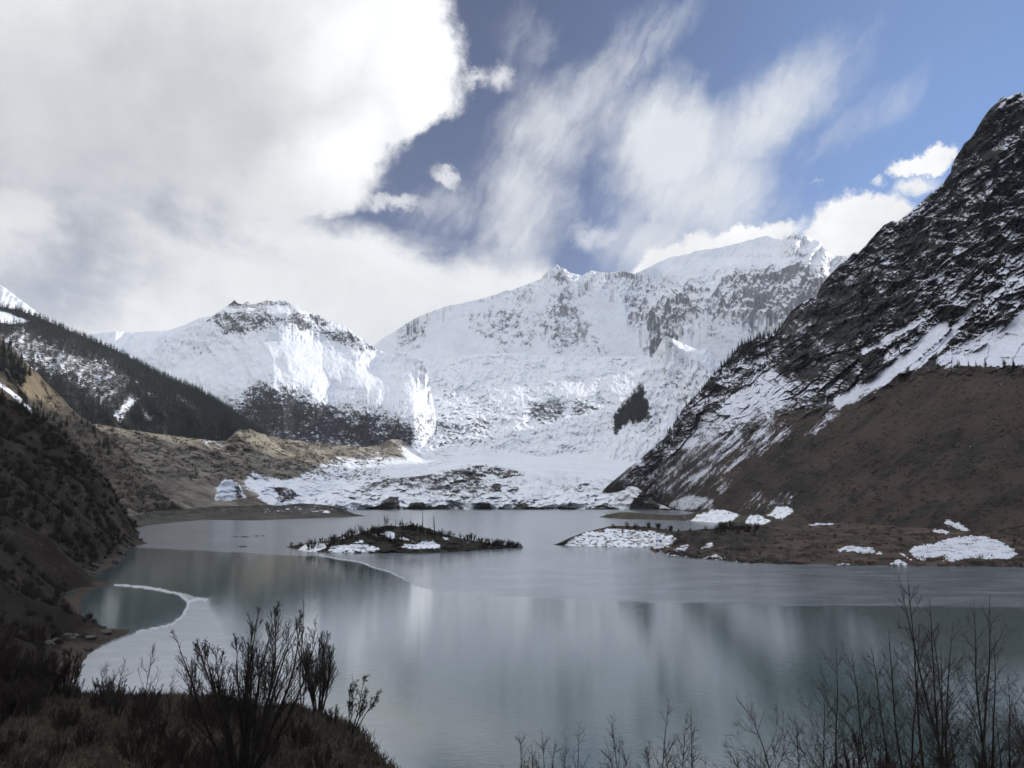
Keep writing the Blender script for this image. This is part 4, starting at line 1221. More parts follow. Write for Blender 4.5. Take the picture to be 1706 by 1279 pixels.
main_range()
far_left_ridge()
FR_LEFT = left_snow_mountain()
glacier()
FR_SPUR = forest_spur()
right_mountain()
FR_HILL = left_forest_hill()
far_left_peak()
FR_SHOULDER = left_shoulder()
moraine()
glacier_front()
shore_spit()
island()
right_shore()
mud_bar()
near_land()
base_ground()
lake()


# ------------------------------------------------------------------ haze
def haze():
    x0, x1, y0, y1, z0, z1 = -12500, 12500, -12500, 12500, -5.0, 2560.0
    V = np.array([[x, y, z] for z in (z0, z1) for y in (y0, y1) for x in (x0, x1)])
    F = np.array([[0, 2, 3, 1], [4, 5, 7, 6], [0, 1, 5, 4], [2, 6, 7, 3], [0, 4, 6, 2], [1, 3, 7, 5]])
    m, N = new_mat('air')
    v = N.new('ShaderNodeVolumePrincipled')
    v.inputs['Color'].default_value = (0.90, 0.94, 1.0, 1)
    v.inputs['Density'].default_value = HAZE
    v.inputs['Anisotropy'].default_value = 0.2
    o = N.new('ShaderNodeOutputMaterial')
    N.t.links.new(v.outputs[0], o.inputs['Volume'])
    set_props(mesh_obj('haze', raw_mesh('haze', V, F, m, False)), 'thin pale air between the viewer and the far mountains', 'haze', kind='stuff')


HAZE = 4.0e-5
haze()


# ================================================================== PLANTS, ROCKS, SNOW PATCHES
def plain_mat(name, a, b, scale, rough=.9, bump=0.0):
    m, N = new_mat(name)
    co = N.new('ShaderNodeTexCoord').outputs['Object']
    n = N.noise(co, scale, 4, .6)
    bp = None
    if bump:
        k = N.new('ShaderNodeBump')
        k.inputs['Strength'].default_value = bump
        k.inputs['Distance'].default_value = .2 / scale
        N.put(k.inputs['Height'], n)
        bp = k.outputs[0]
    finish(N, N.mix(N.smooth(n, .3, .7), a, b), rough, .15, bp)
    return m


BARK = plain_mat('dark bark', (0.020, 0.017, 0.015), (0.042, 0.035, 0.030), 6)
TWIG = plain_mat('dark twigs', (0.030, 0.023, 0.019), (0.052, 0.041, 0.033), 3)
TWIG_RED = plain_mat('reddish twigs', (0.038, 0.022, 0.020), (0.060, 0.036, 0.030), 3)
TWIG_GREY = plain_mat('grey brown twigs', (0.040, 0.033, 0.027), (0.065, 0.054, 0.044), 3)
LEAF = plain_mat('withered leaves', (0.020, 0.022, 0.014), (0.040, 0.036, 0.022), 5)
NEEDLE = plain_mat('conifer needles', (0.014, 0.021, 0.016), (0.028, 0.036, 0.026), .3)
ROCK = plain_mat('grey boulder', (0.055, 0.050, 0.046), (0.130, 0.120, 0.110), 1.3, .9, .5)
ROCK_DARK = plain_mat('dark wet boulder', (0.028, 0.026, 0.025), (0.065, 0.060, 0.056), 1.1, .8, .5)
def old_snow():
    m, N = new_mat('old snow')
    co = N.new('ShaderNodeTexCoord').outputs['Object']
    n = N.noise(co, .5, 5, .65)
    d = N.smooth(N.add(N.mul(N.noise(co, .9, 6, .72), .6), N.mul(N.noise(co, .16, 3, .5), .4)), .56, .62)
    bp = N.new('ShaderNodeBump')
    bp.inputs['Strength'].default_value = .4
    bp.inputs['Distance'].default_value = .3
    N.put(bp.inputs['Height'], n)
    finish(N, N.mix(d, N.mix(n, (0.56, 0.58, 0.64), (0.78, 0.79, 0.84)), (0.07, 0.058, 0.047)), .65, .15, bp.outputs[0])
    return m


SNOW = old_snow()
ICE = plain_mat('floating ice', (0.55, 0.60, 0.64), (0.75, 0.79, 0.82), .6, .4, .2)
GRASS = plain_mat('dead grass', (0.070, 0.057, 0.042), (0.130, 0.108, 0.078), .8)


def tubes(paths, sides=4):
    """paths: list of (points (n,3), radii (n)) -> V, F (quads)"""
    VV, FF, base = [], [], 0
    groups = {}
    for p, r in paths:
        groups.setdefault(len(p), []).append((p, r))
    ang = np.arange(sides) * 2 * np.pi / sides
    for n, items in groups.items():
        Pp = np.array([q[0] for q in items])
        Rr = np.array([q[1] for q in items])
        t = np.gradient(Pp, axis=1)
        t /= np.linalg.norm(t, axis=-1, keepdims=True) + 1e-9
        ref = np.where(np.abs(t[..., :1]) < .8, np.array([1., 0, 0]), np.array([0, 1., 0]))
        u = np.cross(t, ref)
        u /= np.linalg.norm(u, axis=-1, keepdims=True) + 1e-9
        v = np.cross(t, u)
        ring = Pp[:, :, None] + Rr[:, :, None, None] * (np.cos(ang)[None, None, :, None] * u[:, :, None] + np.sin(ang)[None, None, :, None] * v[:, :, None])
        m = len(items)
        VV.append(ring.reshape(-1, 3))
        b = base + (np.arange(m) * n * sides)[:, None, None]
        i = np.arange(n - 1)[None, :, None]
        k = np.arange(sides)[None, None, :]
        k2 = (k + 1) % sides
        F = np.stack(np.broadcast_arrays(b + i * sides + k, b + i * sides + k2, b + (i + 1) * sides + k2, b + (i + 1) * sides + k), -1).reshape(-1, 4)
        FF.append(F)
        base += m * n * sides
    return np.concatenate(VV), np.concatenate(FF)


def unit(v):
    return v / (np.linalg.norm(v) + 1e-9)


def shoot(g, start, d, length, r0, r1, n, wander, lift):
    """one curved shoot"""
    p = [np.array(start, float)]
    d = unit(np.array(d, float))
    st = length / (n - 1)
    for _ in range(n - 1):
        d = unit(d + g.normal(0, wander, 3) + np.array([0, 0, lift]))
        p.append(p[-1] + d * st)
    return np.array(p), np.linspace(r0, r1, n)


def side_dir(g, axis, spread):
    a = g.normal(0, 1, 3)
    a -= axis * np.dot(a, axis)
    return unit(axis * math.cos(spread) + unit(a) * math.sin(spread))


def branch_out(g, parent, count, lo, hi, len_fn, spread, r0, r1, n, wander, lift):
    p, _ = parent
    out = []
    for _ in range(count):
        s = g.uniform(lo, hi)
        f = s * (len(p) - 1)
        i = min(int(f), len(p) - 2)
        pos = p[i] + (p[i + 1] - p[i]) * (f - i)
        ax = unit(p[i + 1] - p[i])
        out.append(shoot(g, pos, side_dir(g, ax, spread * g.uniform(.75, 1.25)), len_fn(s) * g.uniform(.6, 1.15), r0, r1, n, wander, lift))
    return out


def poplar_paths(seed, h, stems=1, width=.28, twig=.008, dense=1.0, foot=.03):
    g = np.random.default_rng(seed)
    trunk, crown = [], []
    for k in range(stems):
        a = g.uniform(0, 6.28)
        o = np.array([math.cos(a), math.sin(a), 0]) * (foot * h * (k > 0) * g.uniform(.6, 1.6))
        hh = h * (1 if k == 0 else g.uniform(.6, .95))
        lean = .05 if k == 0 else width * .55
        st = shoot(g, o, (math.cos(a) * lean + g.normal(0, .03), math.sin(a) * lean + g.normal(0, .03), 1), hh, .0075 * hh, twig * .8, 13, .04, .06)
        trunk.append(st)
        mains = branch_out(g, st, int((7 + 1.5 * hh) * dense), .2, .93, lambda s: hh * width * 1.6 * (1.08 - s) + .18, .82, twig * 2.0, twig * .8, 9, .10, .075)
        crown += mains
        for m in mains:
            ln = np.linalg.norm(m[0][-1] - m[0][0])
            sub = branch_out(g, m, max(2, int(3.4 * dense * ln ** .7)), .2, .95, lambda s: ln * .45 * (1.15 - s) + .10, .75, twig * 1.1, twig * .65, 5, .12, .05)
            crown += sub
            if ln > 1.0:
                for q in sub[::2]:
                    crown += branch_out(g, q, 2, .3, .9, lambda s: .22, .6, twig * .8, twig * .55, 3, .1, .05)
        crown += branch_out(g, st, int(10 * dense), .55, 1.0, lambda s: .28, .6, twig, twig * .6, 3, .08, .08)
    return trunk, crown


def willow_paths(seed, h, stems=9, spread=.5, twig=.010, dense=1.0, fine=True):
    g = np.random.default_rng(seed)
    trunk, crown, tips = [], [], []
    for k in range(stems):
        a = k / stems * 6.28 + g.uniform(-.4, .4)
        sp = spread * g.uniform(.25, 1.1)
        hh = h * g.uniform(.72, 1.0) * (1 - .25 * sp)
        st = shoot(g, (math.cos(a) * .15, math.sin(a) * .15, 0), (math.cos(a) * sp, math.sin(a) * sp, 1), hh, .0105 * h, twig, 11, .06, .05)
        trunk.append(st)
        mains = branch_out(g, st, int(13 * dense), .22, .95, lambda s: hh * .36 * (1.2 - s), .5, twig * 2.0, twig * .9, 7, .09, .13)
        crown += mains
        tips.append(st)
        for m in mains:
            ln = np.linalg.norm(m[0][-1] - m[0][0])
            tips.append(m)
            sub = branch_out(g, m, int(6 * dense), .2, .95, lambda s: ln * .42 * (1.15 - s) + .1, .5, twig * 1.2, twig * .7, 5, .10, .10)
            crown += sub
            tips += sub
    return trunk, crown, tips


def leaf_mesh(seed, tips, per, size):
    g = np.random.default_rng(seed)
    V, F = [], []
    for p, _ in tips:
        for _ in range(per):
            s = g.uniform(.35, 1.0) * (len(p) - 1)
            i = min(int(s), len(p) - 2)
            pos = p[i] + (p[i + 1] - p[i]) * (s - i)
            ax = unit(p[i + 1] - p[i])
            d = side_dir(g, ax, g.uniform(.5, 1.2))
            w = unit(np.cross(d, g.normal(0, 1, 3))) * size * .14
            L = d * size * g.uniform(.6, 1.2)
            b = len(V)
            V += [pos, pos + L * .45 + w, pos + L, pos + L * .45 - w]
            F.append([b, b + 1, b + 2, b + 3])
    return np.array(V), np.array(F)


def plant(name, label, cat, loc, trunk_me, crown_me, rotz=0.0, scale=1.0, group=None, tilt=(0, 0)):
    e = bpy.data.objects.new(name, None)
    e.empty_display_size = .3
    COL.objects.link(e)
    e.location = loc
    e.rotation_euler = (tilt[0], tilt[1], rotz)
    e.scale = (scale,) * 3
    set_props(e, label, cat, group)
    for nm, me in (('trunk', trunk_me), ('crown', crown_me)):
        if me is not None:
            mesh_obj(nm, me, e)
    return e


def make_plant_meshes(trunk, crown, tmat=None, cmat=None, leaves=None, tw=5, cw=3):
    V, F = tubes(trunk, tw)
    tm = raw_mesh('trunk', V, F, tmat or BARK)
    V, F = tubes(crown, cw)
    mats = [cmat or TWIG]
    idx = None
    if leaves is not None:
        mats.append(LEAF)
        idx = np.concatenate([np.zeros(len(F), int), np.ones(len(leaves[1]), int)])
        F = np.concatenate([F, leaves[1] + len(V)])
        V = np.concatenate([V, leaves[0]])
    return tm, raw_mesh('crown', V, F, mats, True, None, idx)


def ground_at(x, y):
    z, _ = near_height(np.array([float(x)]), np.array([float(y)]))
    return float(z[0])


def spot(px, Y):
    """ground point below photograph column px at depth Y on the near bank"""
    x = (px - 853.0) / FOC * Y / CP
    return x, Y, ground_at(x, Y) - .05


def h_to(px, py, Y, z0):
    return float(at_depth(px, py, Y)[2]) - z0


def foreground_trees():
    # the big willow on the headland
    x, y, z = spot(436, 34.0)
    h = h_to(440, 968, 34.0, z)
    tr, cr, tips = willow_paths(11, h * 1.10, 15, .82, .0075, 1.7)
    lv = leaf_mesh(12, tips, 1, .10)
    tm, cm = make_plant_meshes(tr, cr, leaves=lv)
    plant('bare_willow', 'large dark many stemmed willow with withered leaf tips on the left headland', 'tree', (x, y, z), tm, cm, .3)
    # slim pair and broom bush on the crest of the headland
    x, y, z = spot(522, 47.0)
    tr, cr = poplar_paths(21, h_to(520, 1003, 47, z), 2, .13, .011, .6)
    plant('bare_sapling', 'slim leafless twin stemmed sapling on the headland crest beside the broom shaped bush', 'tree', (x, y, z), *make_plant_meshes(tr, cr, cmat=TWIG_GREY))
    x, y, z = spot(549, 46.5)
    tr, cr, tips = willow_paths(31, h_to(549, 1034, 46.5, z), 14, .34, .0065, 1.7)
    plant('broom_bush', 'dense fine twigged oval bush on the headland crest', 'bush', (x, y, z), *make_plant_meshes(tr, cr, cmat=TWIG_GREY))
    x, y, z = spot(602, 43.0)
    tr, cr, tips = willow_paths(41, h_to(606, 1108, 43, z), 5, .42, .010, .8)
    plant('bare_willow', 'small leaning willow shoot at the right shoulder of the headland', 'tree', (x, y, z), *make_plant_meshes(tr, cr, leaves=leaf_mesh(42, tips, 2, .16)), .4, 1, None, (0, .22))
    # saplings standing in front of the pale ice on the left
    items = [(270, 1068, 41, 'tallest leafless sapling before the pale ice on the left', 51, 1, .22), (168, 1108, 47, 'short forked sapling at the dark left edge of the pale ice', 52, 1, .25),
             (207, 1103, 48, 'faint thin sapling before the pale ice left of the bushy one', 53, 2, .16), (231, 1098, 47, 'bushy leafless sapling between the faint thin one and the tallest one', 54, 3, .22),
             (315, 1120, 43, 'narrow upright sapling just left of the large willow', 55, 2, .14), (346, 1090, 44, 'spindly sapling under the left arm of the large willow', 56, 1, .2)]
    for px, py, Y, lab, sd, st, wd in items:
        x, y, z = spot(px, Y)
        tr, cr = poplar_paths(sd, h_to(px, py, Y, z), st, wd * 1.3, .0070, 1.2)
        plant('bare_sapling', lab, 'tree', (x, y, z), *make_plant_meshes(tr, cr))
    # trees on the right, their feet below the picture
    items = [(1497, 955, 33.0, 'tall leafless poplar, left one of the two tallest on the right', 61, 3, .17), (1548, 946, 32.5, 'tallest leafless poplar at the right with two upright leaders', 62, 3, .17),
             (1428, 1085, 33.5, 'thin leafless poplar sloping up left of the two tallest on the right', 63, 3, .24), (1350, 1078, 34.0, 'dark forked leafless tree beside the bright reflection on the right', 64, 2, .30),
             (1660, 1080, 32.0, 'broad reddish leafless tree at the right edge of the picture', 65, 4, .34), (1588, 1050, 33.5, 'slim leafless poplar between the tallest one and the reddish tree', 66, 2, .2),
             (1290, 1155, 33.5, 'arching leafless shrub tree leaning left over the water', 67, 3, .36), (1080, 1162, 34.0, 'group of upright leafless shoots at the bottom middle', 68, 9, .17),
             (1044, 1225, 34.5, 'low leaning shoot left of the upright bottom middle group', 69, 2, .2), (945, 1206, 34.0, 'slender leafless shoot rising at the bottom left of the middle group', 70, 6, .18),
             (868, 1218, 34.0, 'leftmost cluster of leafless shoots at the bottom middle', 71, 6, .17), (1195, 1250, 34.0, 'small leafless shoot just above the bottom edge right of the middle group', 72, 2, .2),
             (1700, 1130, 30.0, 'leafless tree cut by the right edge of the picture', 73, 3, .3),
             (1462, 1035, 34.5, 'slender leafless poplar tight on the left of the two tallest on the right', 74, 2, .2), (1520, 1000, 34.0, 'leafless poplar filling the gap between the two tallest on the right', 75, 3, .2),
             (1572, 1000, 34.5, 'leafless poplar tight on the right of the tallest one', 76, 3, .2), (1628, 1085, 33.0, 'dark leafless tree just left of the broad reddish tree', 77, 3, .3),
             (1398, 1140, 34.0, 'fine twigged leafless tree right of the dark forked tree', 78, 3, .3), (1318, 1150, 34.5, 'leafless tree tight on the left of the dark forked tree', 79, 3, .3)]
    for px, py, Y, lab, sd, st, wd in items:
        x, y, z = spot(px, Y)
        tr, cr = poplar_paths(sd, h_to(px, py, Y, z), st, wd * 1.1, .0064, 1.4 if px > 1220 else 1.5, .16 if sd in (68, 70, 71) else .03)
        tilt = (0, -.26) if sd in (67, 69) else ((0, -.07) if sd == 63 else (0, 0))
        plant('bare_poplar', lab, 'tree', (x, y, z), *make_plant_meshes(tr, cr, cmat=TWIG_RED if sd in (65, 73) else TWIG), 0, 1, None, tilt)
    # shrubs at the feet of the right-hand trees
    g = np.random.default_rng(5)
    protos = []
    for k in range(5):
        tr, cr, _ = willow_paths(80 + k, 2.4, 10, .62, .0062, 1.15)
        protos.append(make_plant_meshes(tr, cr, cmat=[TWIG, TWIG_RED, TWIG_GREY, TWIG, TWIG_RED][k]))

    def shrub(px, Y, s, label, group):
        x, y, z = spot(px, Y)
        t, c = protos[int(g.integers(5))]
        plant('bare_shrub', label, 'shrub', (x, y, z), t, c, g.uniform(0, 6.28), s, group)
    for k in range(26):
        shrub(g.uniform(1400, 1720), g.uniform(29, 34.5), g.uniform(1.5, 2.5), 'leafless shrub in the tangle at the feet of the right hand poplars', 'shrubs under the right hand poplars')
    for k in range(70):
        shrub(g.uniform(-40, 600), g.uniform(30, 50), g.uniform(.5, .95), 'bare brown shrub in the thicket on the left headland', 'shrubs of the headland thicket')
    for k in range(90):
        px, Y = g.uniform(-150, 150), g.uniform(42, 84)
        x = (px - 853.0) / FOC * Y
        if poly_sd(np.array([x]), np.array([Y]), LAND)[0] < 2.5:
            continue
        shrub(px, Y, g.uniform(.8, 1.5), 'bare dark shrub in the brush covering the left bank', 'shrubs of the left bank brush')


def instance_cloud(V0, F0, pos, rot, scl):
    """merge copies of a small mesh at many places"""
    c, s = np.cos(rot), np.sin(rot)
    X = V0[None, :, 0] * c[:, None] - V0[None, :, 1] * s[:, None]
    Y = V0[None, :, 0] * s[:, None] + V0[None, :, 1] * c[:, None]
    Z = np.broadcast_to(V0[None, :, 2], X.shape)
    V = np.stack([X, Y, Z], -1) * scl[:, None, None] + pos[:, None, :]
    F = F0[None] + (np.arange(len(pos)) * len(V0))[:, None, None]
    return V.reshape(-1, 3), F.reshape(-1, F0.shape[1])


def twig_tuft(seed, n=46, h=1.0):
    g = np.random.default_rng(seed)
    V, F = [], []
    for _ in range(n):
        a, sp = g.uniform(0, 6.28), abs(g.normal(0, .55))
        b0 = np.array([g.normal(0, .22), g.normal(0, .22), 0])
        d = unit(np.array([math.cos(a) * sp, math.sin(a) * sp, 1]))
        L = h * g.uniform(.5, 1.1)
        w = unit(np.cross(d, g.normal(0, 1, 3))) * .028
        b = len(V)
        mid = b0 + d * L * .55 + g.normal(0, .05, 3)
        V += [b0 - w, b0 + w, mid + w * .8, mid - w * .8, b0 + d * L + g.normal(0, .09, 3)]
        F += [[b, b + 1, b + 2], [b, b + 2, b + 3], [b + 3, b + 2, b + 4]]
    return np.array(V), np.array(F)


def brush():
    g = np.random.default_rng(15)
    P = SURF['bank']
    Y, X = P[..., 1].ravel(), P[..., 0].ravel()
    Rr = np.hypot(X, Y)
    D = poly_sd(X, Y, LAND)
    dens = fbm(X / 18, Y / 18, 3, .6, 301)
    ok = (D > 3) & (Rr > 60) & (X < -20) & (Y > 45) & (np.arctan2(X, Y) > R(-42))
    idx = np.nonzero(ok)[0]
    w = (Rr[idx] ** 1.0) * np.clip(.55 + 1.3 * dens[idx], .02, 1.5)
    idx = g.choice(idx, 6500, p=w / w.sum())
    pos = P.reshape(-1, 3)[idx] + np.stack([g.normal(0, .6, 6500), g.normal(0, .6, 6500), np.full(6500, -.1)], -1)
    V0, F0 = twig_tuft(3)
    scl = np.clip(Rr[idx] / 140, .8, 1.9) * g.uniform(.5, 1.5, 6500)
    V, F = instance_cloud(V0, F0, pos, g.uniform(0, 6.28, 6500), scl)
    set_props(mesh_obj('brush', raw_mesh('brush', V, F, TWIG, False)), 'dense bare brush covering the dark left bank slope', 'brush', kind='stuff')
    # dead grass on the headland
    n = 9000
    gx, gy = g.uniform(-30, -3, n), g.uniform(30, 53, n)
    z, d = near_height(gx, gy)
    k = (d > .6) & ((gx < -8.5) | ((d > 1.5) & (g.uniform(0, 1, n) < .6)))
    gx, gy, z = gx[k], gy[k], z[k]
    V0, F0 = twig_tuft(4, 12, .34)
    V0[:, :2] *= .8
    V, F = instance_cloud(V0, F0, np.stack([gx, gy, z - .03], -1), g.uniform(0, 6.28, len(gx)), g.uniform(.6, 1.4, len(gx)))
    set_props(mesh_obj('grass', raw_mesh('grass', V, F, GRASS, False)), 'short dead grass on the headland', 'grass', kind='stuff')
    # scrub on the moraine, the shoulder and the right-hand scree
    out = []
    for name, n, cond, hs in (('moraine', 1700, lambda a, b: (a > 150) & (a < 640) & (b < 800) & (fbm(a / 22, b / 9, 3, .6, 311) > -.02), (2.5, 6)),
                              ('hillside#shoulder', 1500, lambda a, b: (a > -80) & ~((a > 36) & (a < 84) & (b < 668)) & (fbm(a / 20, b / 16, 3, .6, 312) > -.15), (2.0, 5)),
                              ('mountain#right', 3600, lambda a, b: (a > 1010) & (a < 1720) & (b > ip(a, TRIM) + 8) & (fbm(a / 46, b / 26, 4, .6, 313) > -.1), (.9, 2.4)),
                              ('shore', 1500, lambda a, b: (a > 1100) & (a < 1720) & (fbm(a / 22, b / 6, 3, .6, 314) > .02), (.5, 1.5))):
        px, PYs, Pp = SURF[name]
        PXs = np.broadcast_to(px, PYs.shape)
        idx = np.nonzero(cond(PXs, PYs).ravel())[0]
        area = (Pp[..., 1] ** 1.2).ravel()[idx]
        idx = g.choice(idx, n, p=area / area.sum())
        pos = Pp.reshape(-1, 3)[idx] + np.array([0, 0, -.2])
        V0, F0 = twig_tuft(7, 18)
        V0[:, :2] *= 1.5
        out.append(instance_cloud(V0, F0, pos, g.uniform(0, 6.28, n), g.uniform(*hs, n)))
    base, VV, FF = 0, [], []
    for V, F in out:
        VV.append(V); FF.append(F + base); base += len(V)
    set_props(mesh_obj('scrub', raw_mesh('scrub', np.concatenate(VV), np.concatenate(FF), TWIG_GREY, False)), 'low leafless scrub scattered over the moraine, the scree and the brown shore', 'scrub', kind='stuff')


def conifer_mesh(seed, tiers=9, spikes=9):
    """unit-high spruce: stem and drooping pointed boughs in uneven tiers"""
    g = np.random.default_rng(seed)
    V, F = [], []
    for k in range(5):
        a = k / 5 * 6.28
        V += [[.014 * math.cos(a), .014 * math.sin(a), -.04], [.004 * math.cos(a), .004 * math.sin(a), .96]]
    for k in range(5):
        F += [[2 * k, (2 * k + 2) % 10, (2 * k + 3) % 10], [2 * k, (2 * k + 3) % 10, 2 * k + 1]]
    for t in range(tiers):
        f = t / (tiers - 1)
        z = .10 + .86 * f
        rad = (.20 * (1 - f) ** .85 + .018) * g.uniform(.8, 1.15)
        for s in range(spikes):
            a = (s + g.uniform(-.35, .35)) / spikes * 6.28 + t * .7
            r = rad * g.uniform(.65, 1.2)
            w = 2.4 * r / spikes + .008
            c, q = math.cos(a), math.sin(a)
            zt = z - r * g.uniform(.25, .6)
            b = len(V)
            V += [[0, 0, z + .05], [c * r * .55 - q * w, q * r * .55 + c * w, z - .012], [c * r, q * r, zt], [c * r * .55 + q * w, q * r * .55 - c * w, z - .012]]
            F += [[b, b + 1, b + 2], [b, b + 2, b + 3]]
    b = len(V)
    V += [[-.012, 0, .92], [.012, 0, .92], [0, 0, 1.02], [0, .012, .92]]
    F += [[b, b + 1, b + 2], [b + 3, b, b + 2]]
    return np.array(V), np.array(F)


def conifers():
    g = np.random.default_rng(25)
    protos = [raw_mesh('conifer', *conifer_mesh(600 + k, 10, 9), NEEDLE, False) for k in range(5)]

    def one(p, h, label, group):
        o = mesh_obj('conifer', protos[int(g.integers(5))])
        o.location = (p[0], p[1], p[2] - .3)
        o.rotation_euler = (0, 0, g.uniform(0, 6.28))
        k = h * g.uniform(.9, 1.15)
        o.scale = (k, k, h)
        set_props(o, label, 'conifer', group)
    # along the skyline and upper flank of the dark right mountain
    n = 0
    lab = 'dark conifer standing on the sloping skyline of the dark right mountain'
    for x in np.concatenate([np.linspace(1112, 1300, 78) + g.normal(0, 1.2, 78)]):
        y = float(ip(x, RIGHT_SKY)) + g.uniform(1, 4)
        one(pick('mountain#right', x, y), g.uniform(9, 17) * (1.0 if x > 1200 else .85), lab, 'conifers on the skyline of the right mountain')
    lab = 'dark conifer in the wooded strip just below the skyline of the right mountain'
    for k in range(78):
        x = g.uniform(1090, 1310)
        y = float(ip(x, RIGHT_SKY)) + abs(g.normal(0, 15)) + 5
        one(pick('mountain#right', x, y), g.uniform(8, 15), lab, 'conifers below the skyline of the right mountain')
    lab = 'dark conifer in the small clump between the snowy streaks of the right mountain'
    for k in range(22):
        x = g.uniform(1252, 1300)
        y = 600 + (1290 - x) * .45 + g.uniform(0, 14)
        one(pick('mountain#right', x, y), g.uniform(8, 13), lab, 'conifers of the clump between snow streaks')
    lab = 'conifer standing on the rim of the brown scree at the right edge'
    for x in list(np.linspace(1575, 1706, 11) + g.normal(0, 7, 11)) + [1674, 1688]:
        one(pick('mountain#right', x, 611 + g.uniform(-4, 3)), g.uniform(5, 9), lab, 'conifers on the rim of the right scree')
    # nearest trees on the left shoulder
    lab = 'green conifer in the wood on the brown left shoulder'
    px, PY, P = SURF['hillside#shoulder']
    w = np.clip(FR_SHOULDER, 0, 1) ** 2
    w = np.where((px[None] > -40), w, 0).ravel()
    for i in g.choice(len(w), 70, p=w / w.sum()):
        one(P.reshape(-1, 3)[i], g.uniform(12, 19), lab, 'conifers on the left shoulder')
    lab = 'dark conifer along the lower edge of the left shoulder above the shaded bank'
    for k in range(36):
        x = g.uniform(0, 180)
        y = float(ip(x, [(0, 668), (60, 690), (110, 700), (150, 722), (180, 745)])) + g.normal(0, 8)
        one(pick('hillside#shoulder', x, y), g.uniform(8, 15), lab, 'conifers at the foot of the left shoulder')
    # the far woods, one mass each
    def wood(name, surf, weight, n, hs, label, seed):
        V0, F0 = conifer_mesh(seed, 5, 6)
        px, PY, P = SURF[surf]
        ok = np.where((px[None] > -30) & (px[None] < 1300), weight, 0) * (P[..., 1] ** 1.0)
        w = ok.ravel()
        i = g.choice(len(w), n, p=w / w.sum())
        pos = P.reshape(-1, 3)[i] + np.stack([g.normal(0, 2, n), g.normal(0, 2, n), np.full(n, -.5)], -1)
        V, F = instance_cloud(V0, F0, pos, g.uniform(0, 6.28, n), g.uniform(*hs, n))
        set_props(mesh_obj(name, raw_mesh(name, V, F, NEEDLE, False)), label, 'forest', kind='stuff')
    px, PY, P = SURF['hillside']
    wt = FR_HILL.copy()
    sky_d = PY - PY[-1][None]
    wt = wt * np.where(sky_d < 10, 2.0, 1.0)
    wood('forest', 'hillside', wt, 8500, (11, 21), 'dense dark conifer forest covering the left hillside', 701)
    wood('forest', 'mountain#left', np.clip(FR_LEFT, 0, 1) ** 2, 3400, (9, 16), 'dark conifer forest on the apron of the snowy left mountain', 702)
    wood('forest', 'rock_spur', np.clip(FR_SPUR, 0, 1) ** 2, 500, (12, 24), 'dark forest patch on the snowy spur beside the icefall', 703)


def boulder_mesh(seed, peaked=False):
    import bmesh
    bm = bmesh.new()
    bmesh.ops.create_icosphere(bm, subdivisions=3, radius=1)
    V = np.array([v.co[:] for v in bm.verts])
    F = np.array([[v.index for v in f.verts] for f in bm.faces])
    bm.free()
    g = np.random.default_rng(seed)
    for _ in range(7):                                   # chip flat facets
        n = unit(g.normal(0, 1, 3))
        d = V @ n
        lim = g.uniform(.55, .85)
        V = V - np.maximum(d - lim, 0)[:, None] * n
    V = V * (1 + .10 * fbm(V[:, 0] * 2 + seed, V[:, 1] * 2 + V[:, 2] * 1.7, 3, .6, seed)[:, None])
    if peaked:
        t = np.clip((V[:, 2] + .5) / 1.6, 0, 1)
        V[:, :2] *= (1.15 - 1.0 * t)[:, None]
        V[:, 2] *= 1.35
    else:
        V[:, 2] *= .7
    return V, F


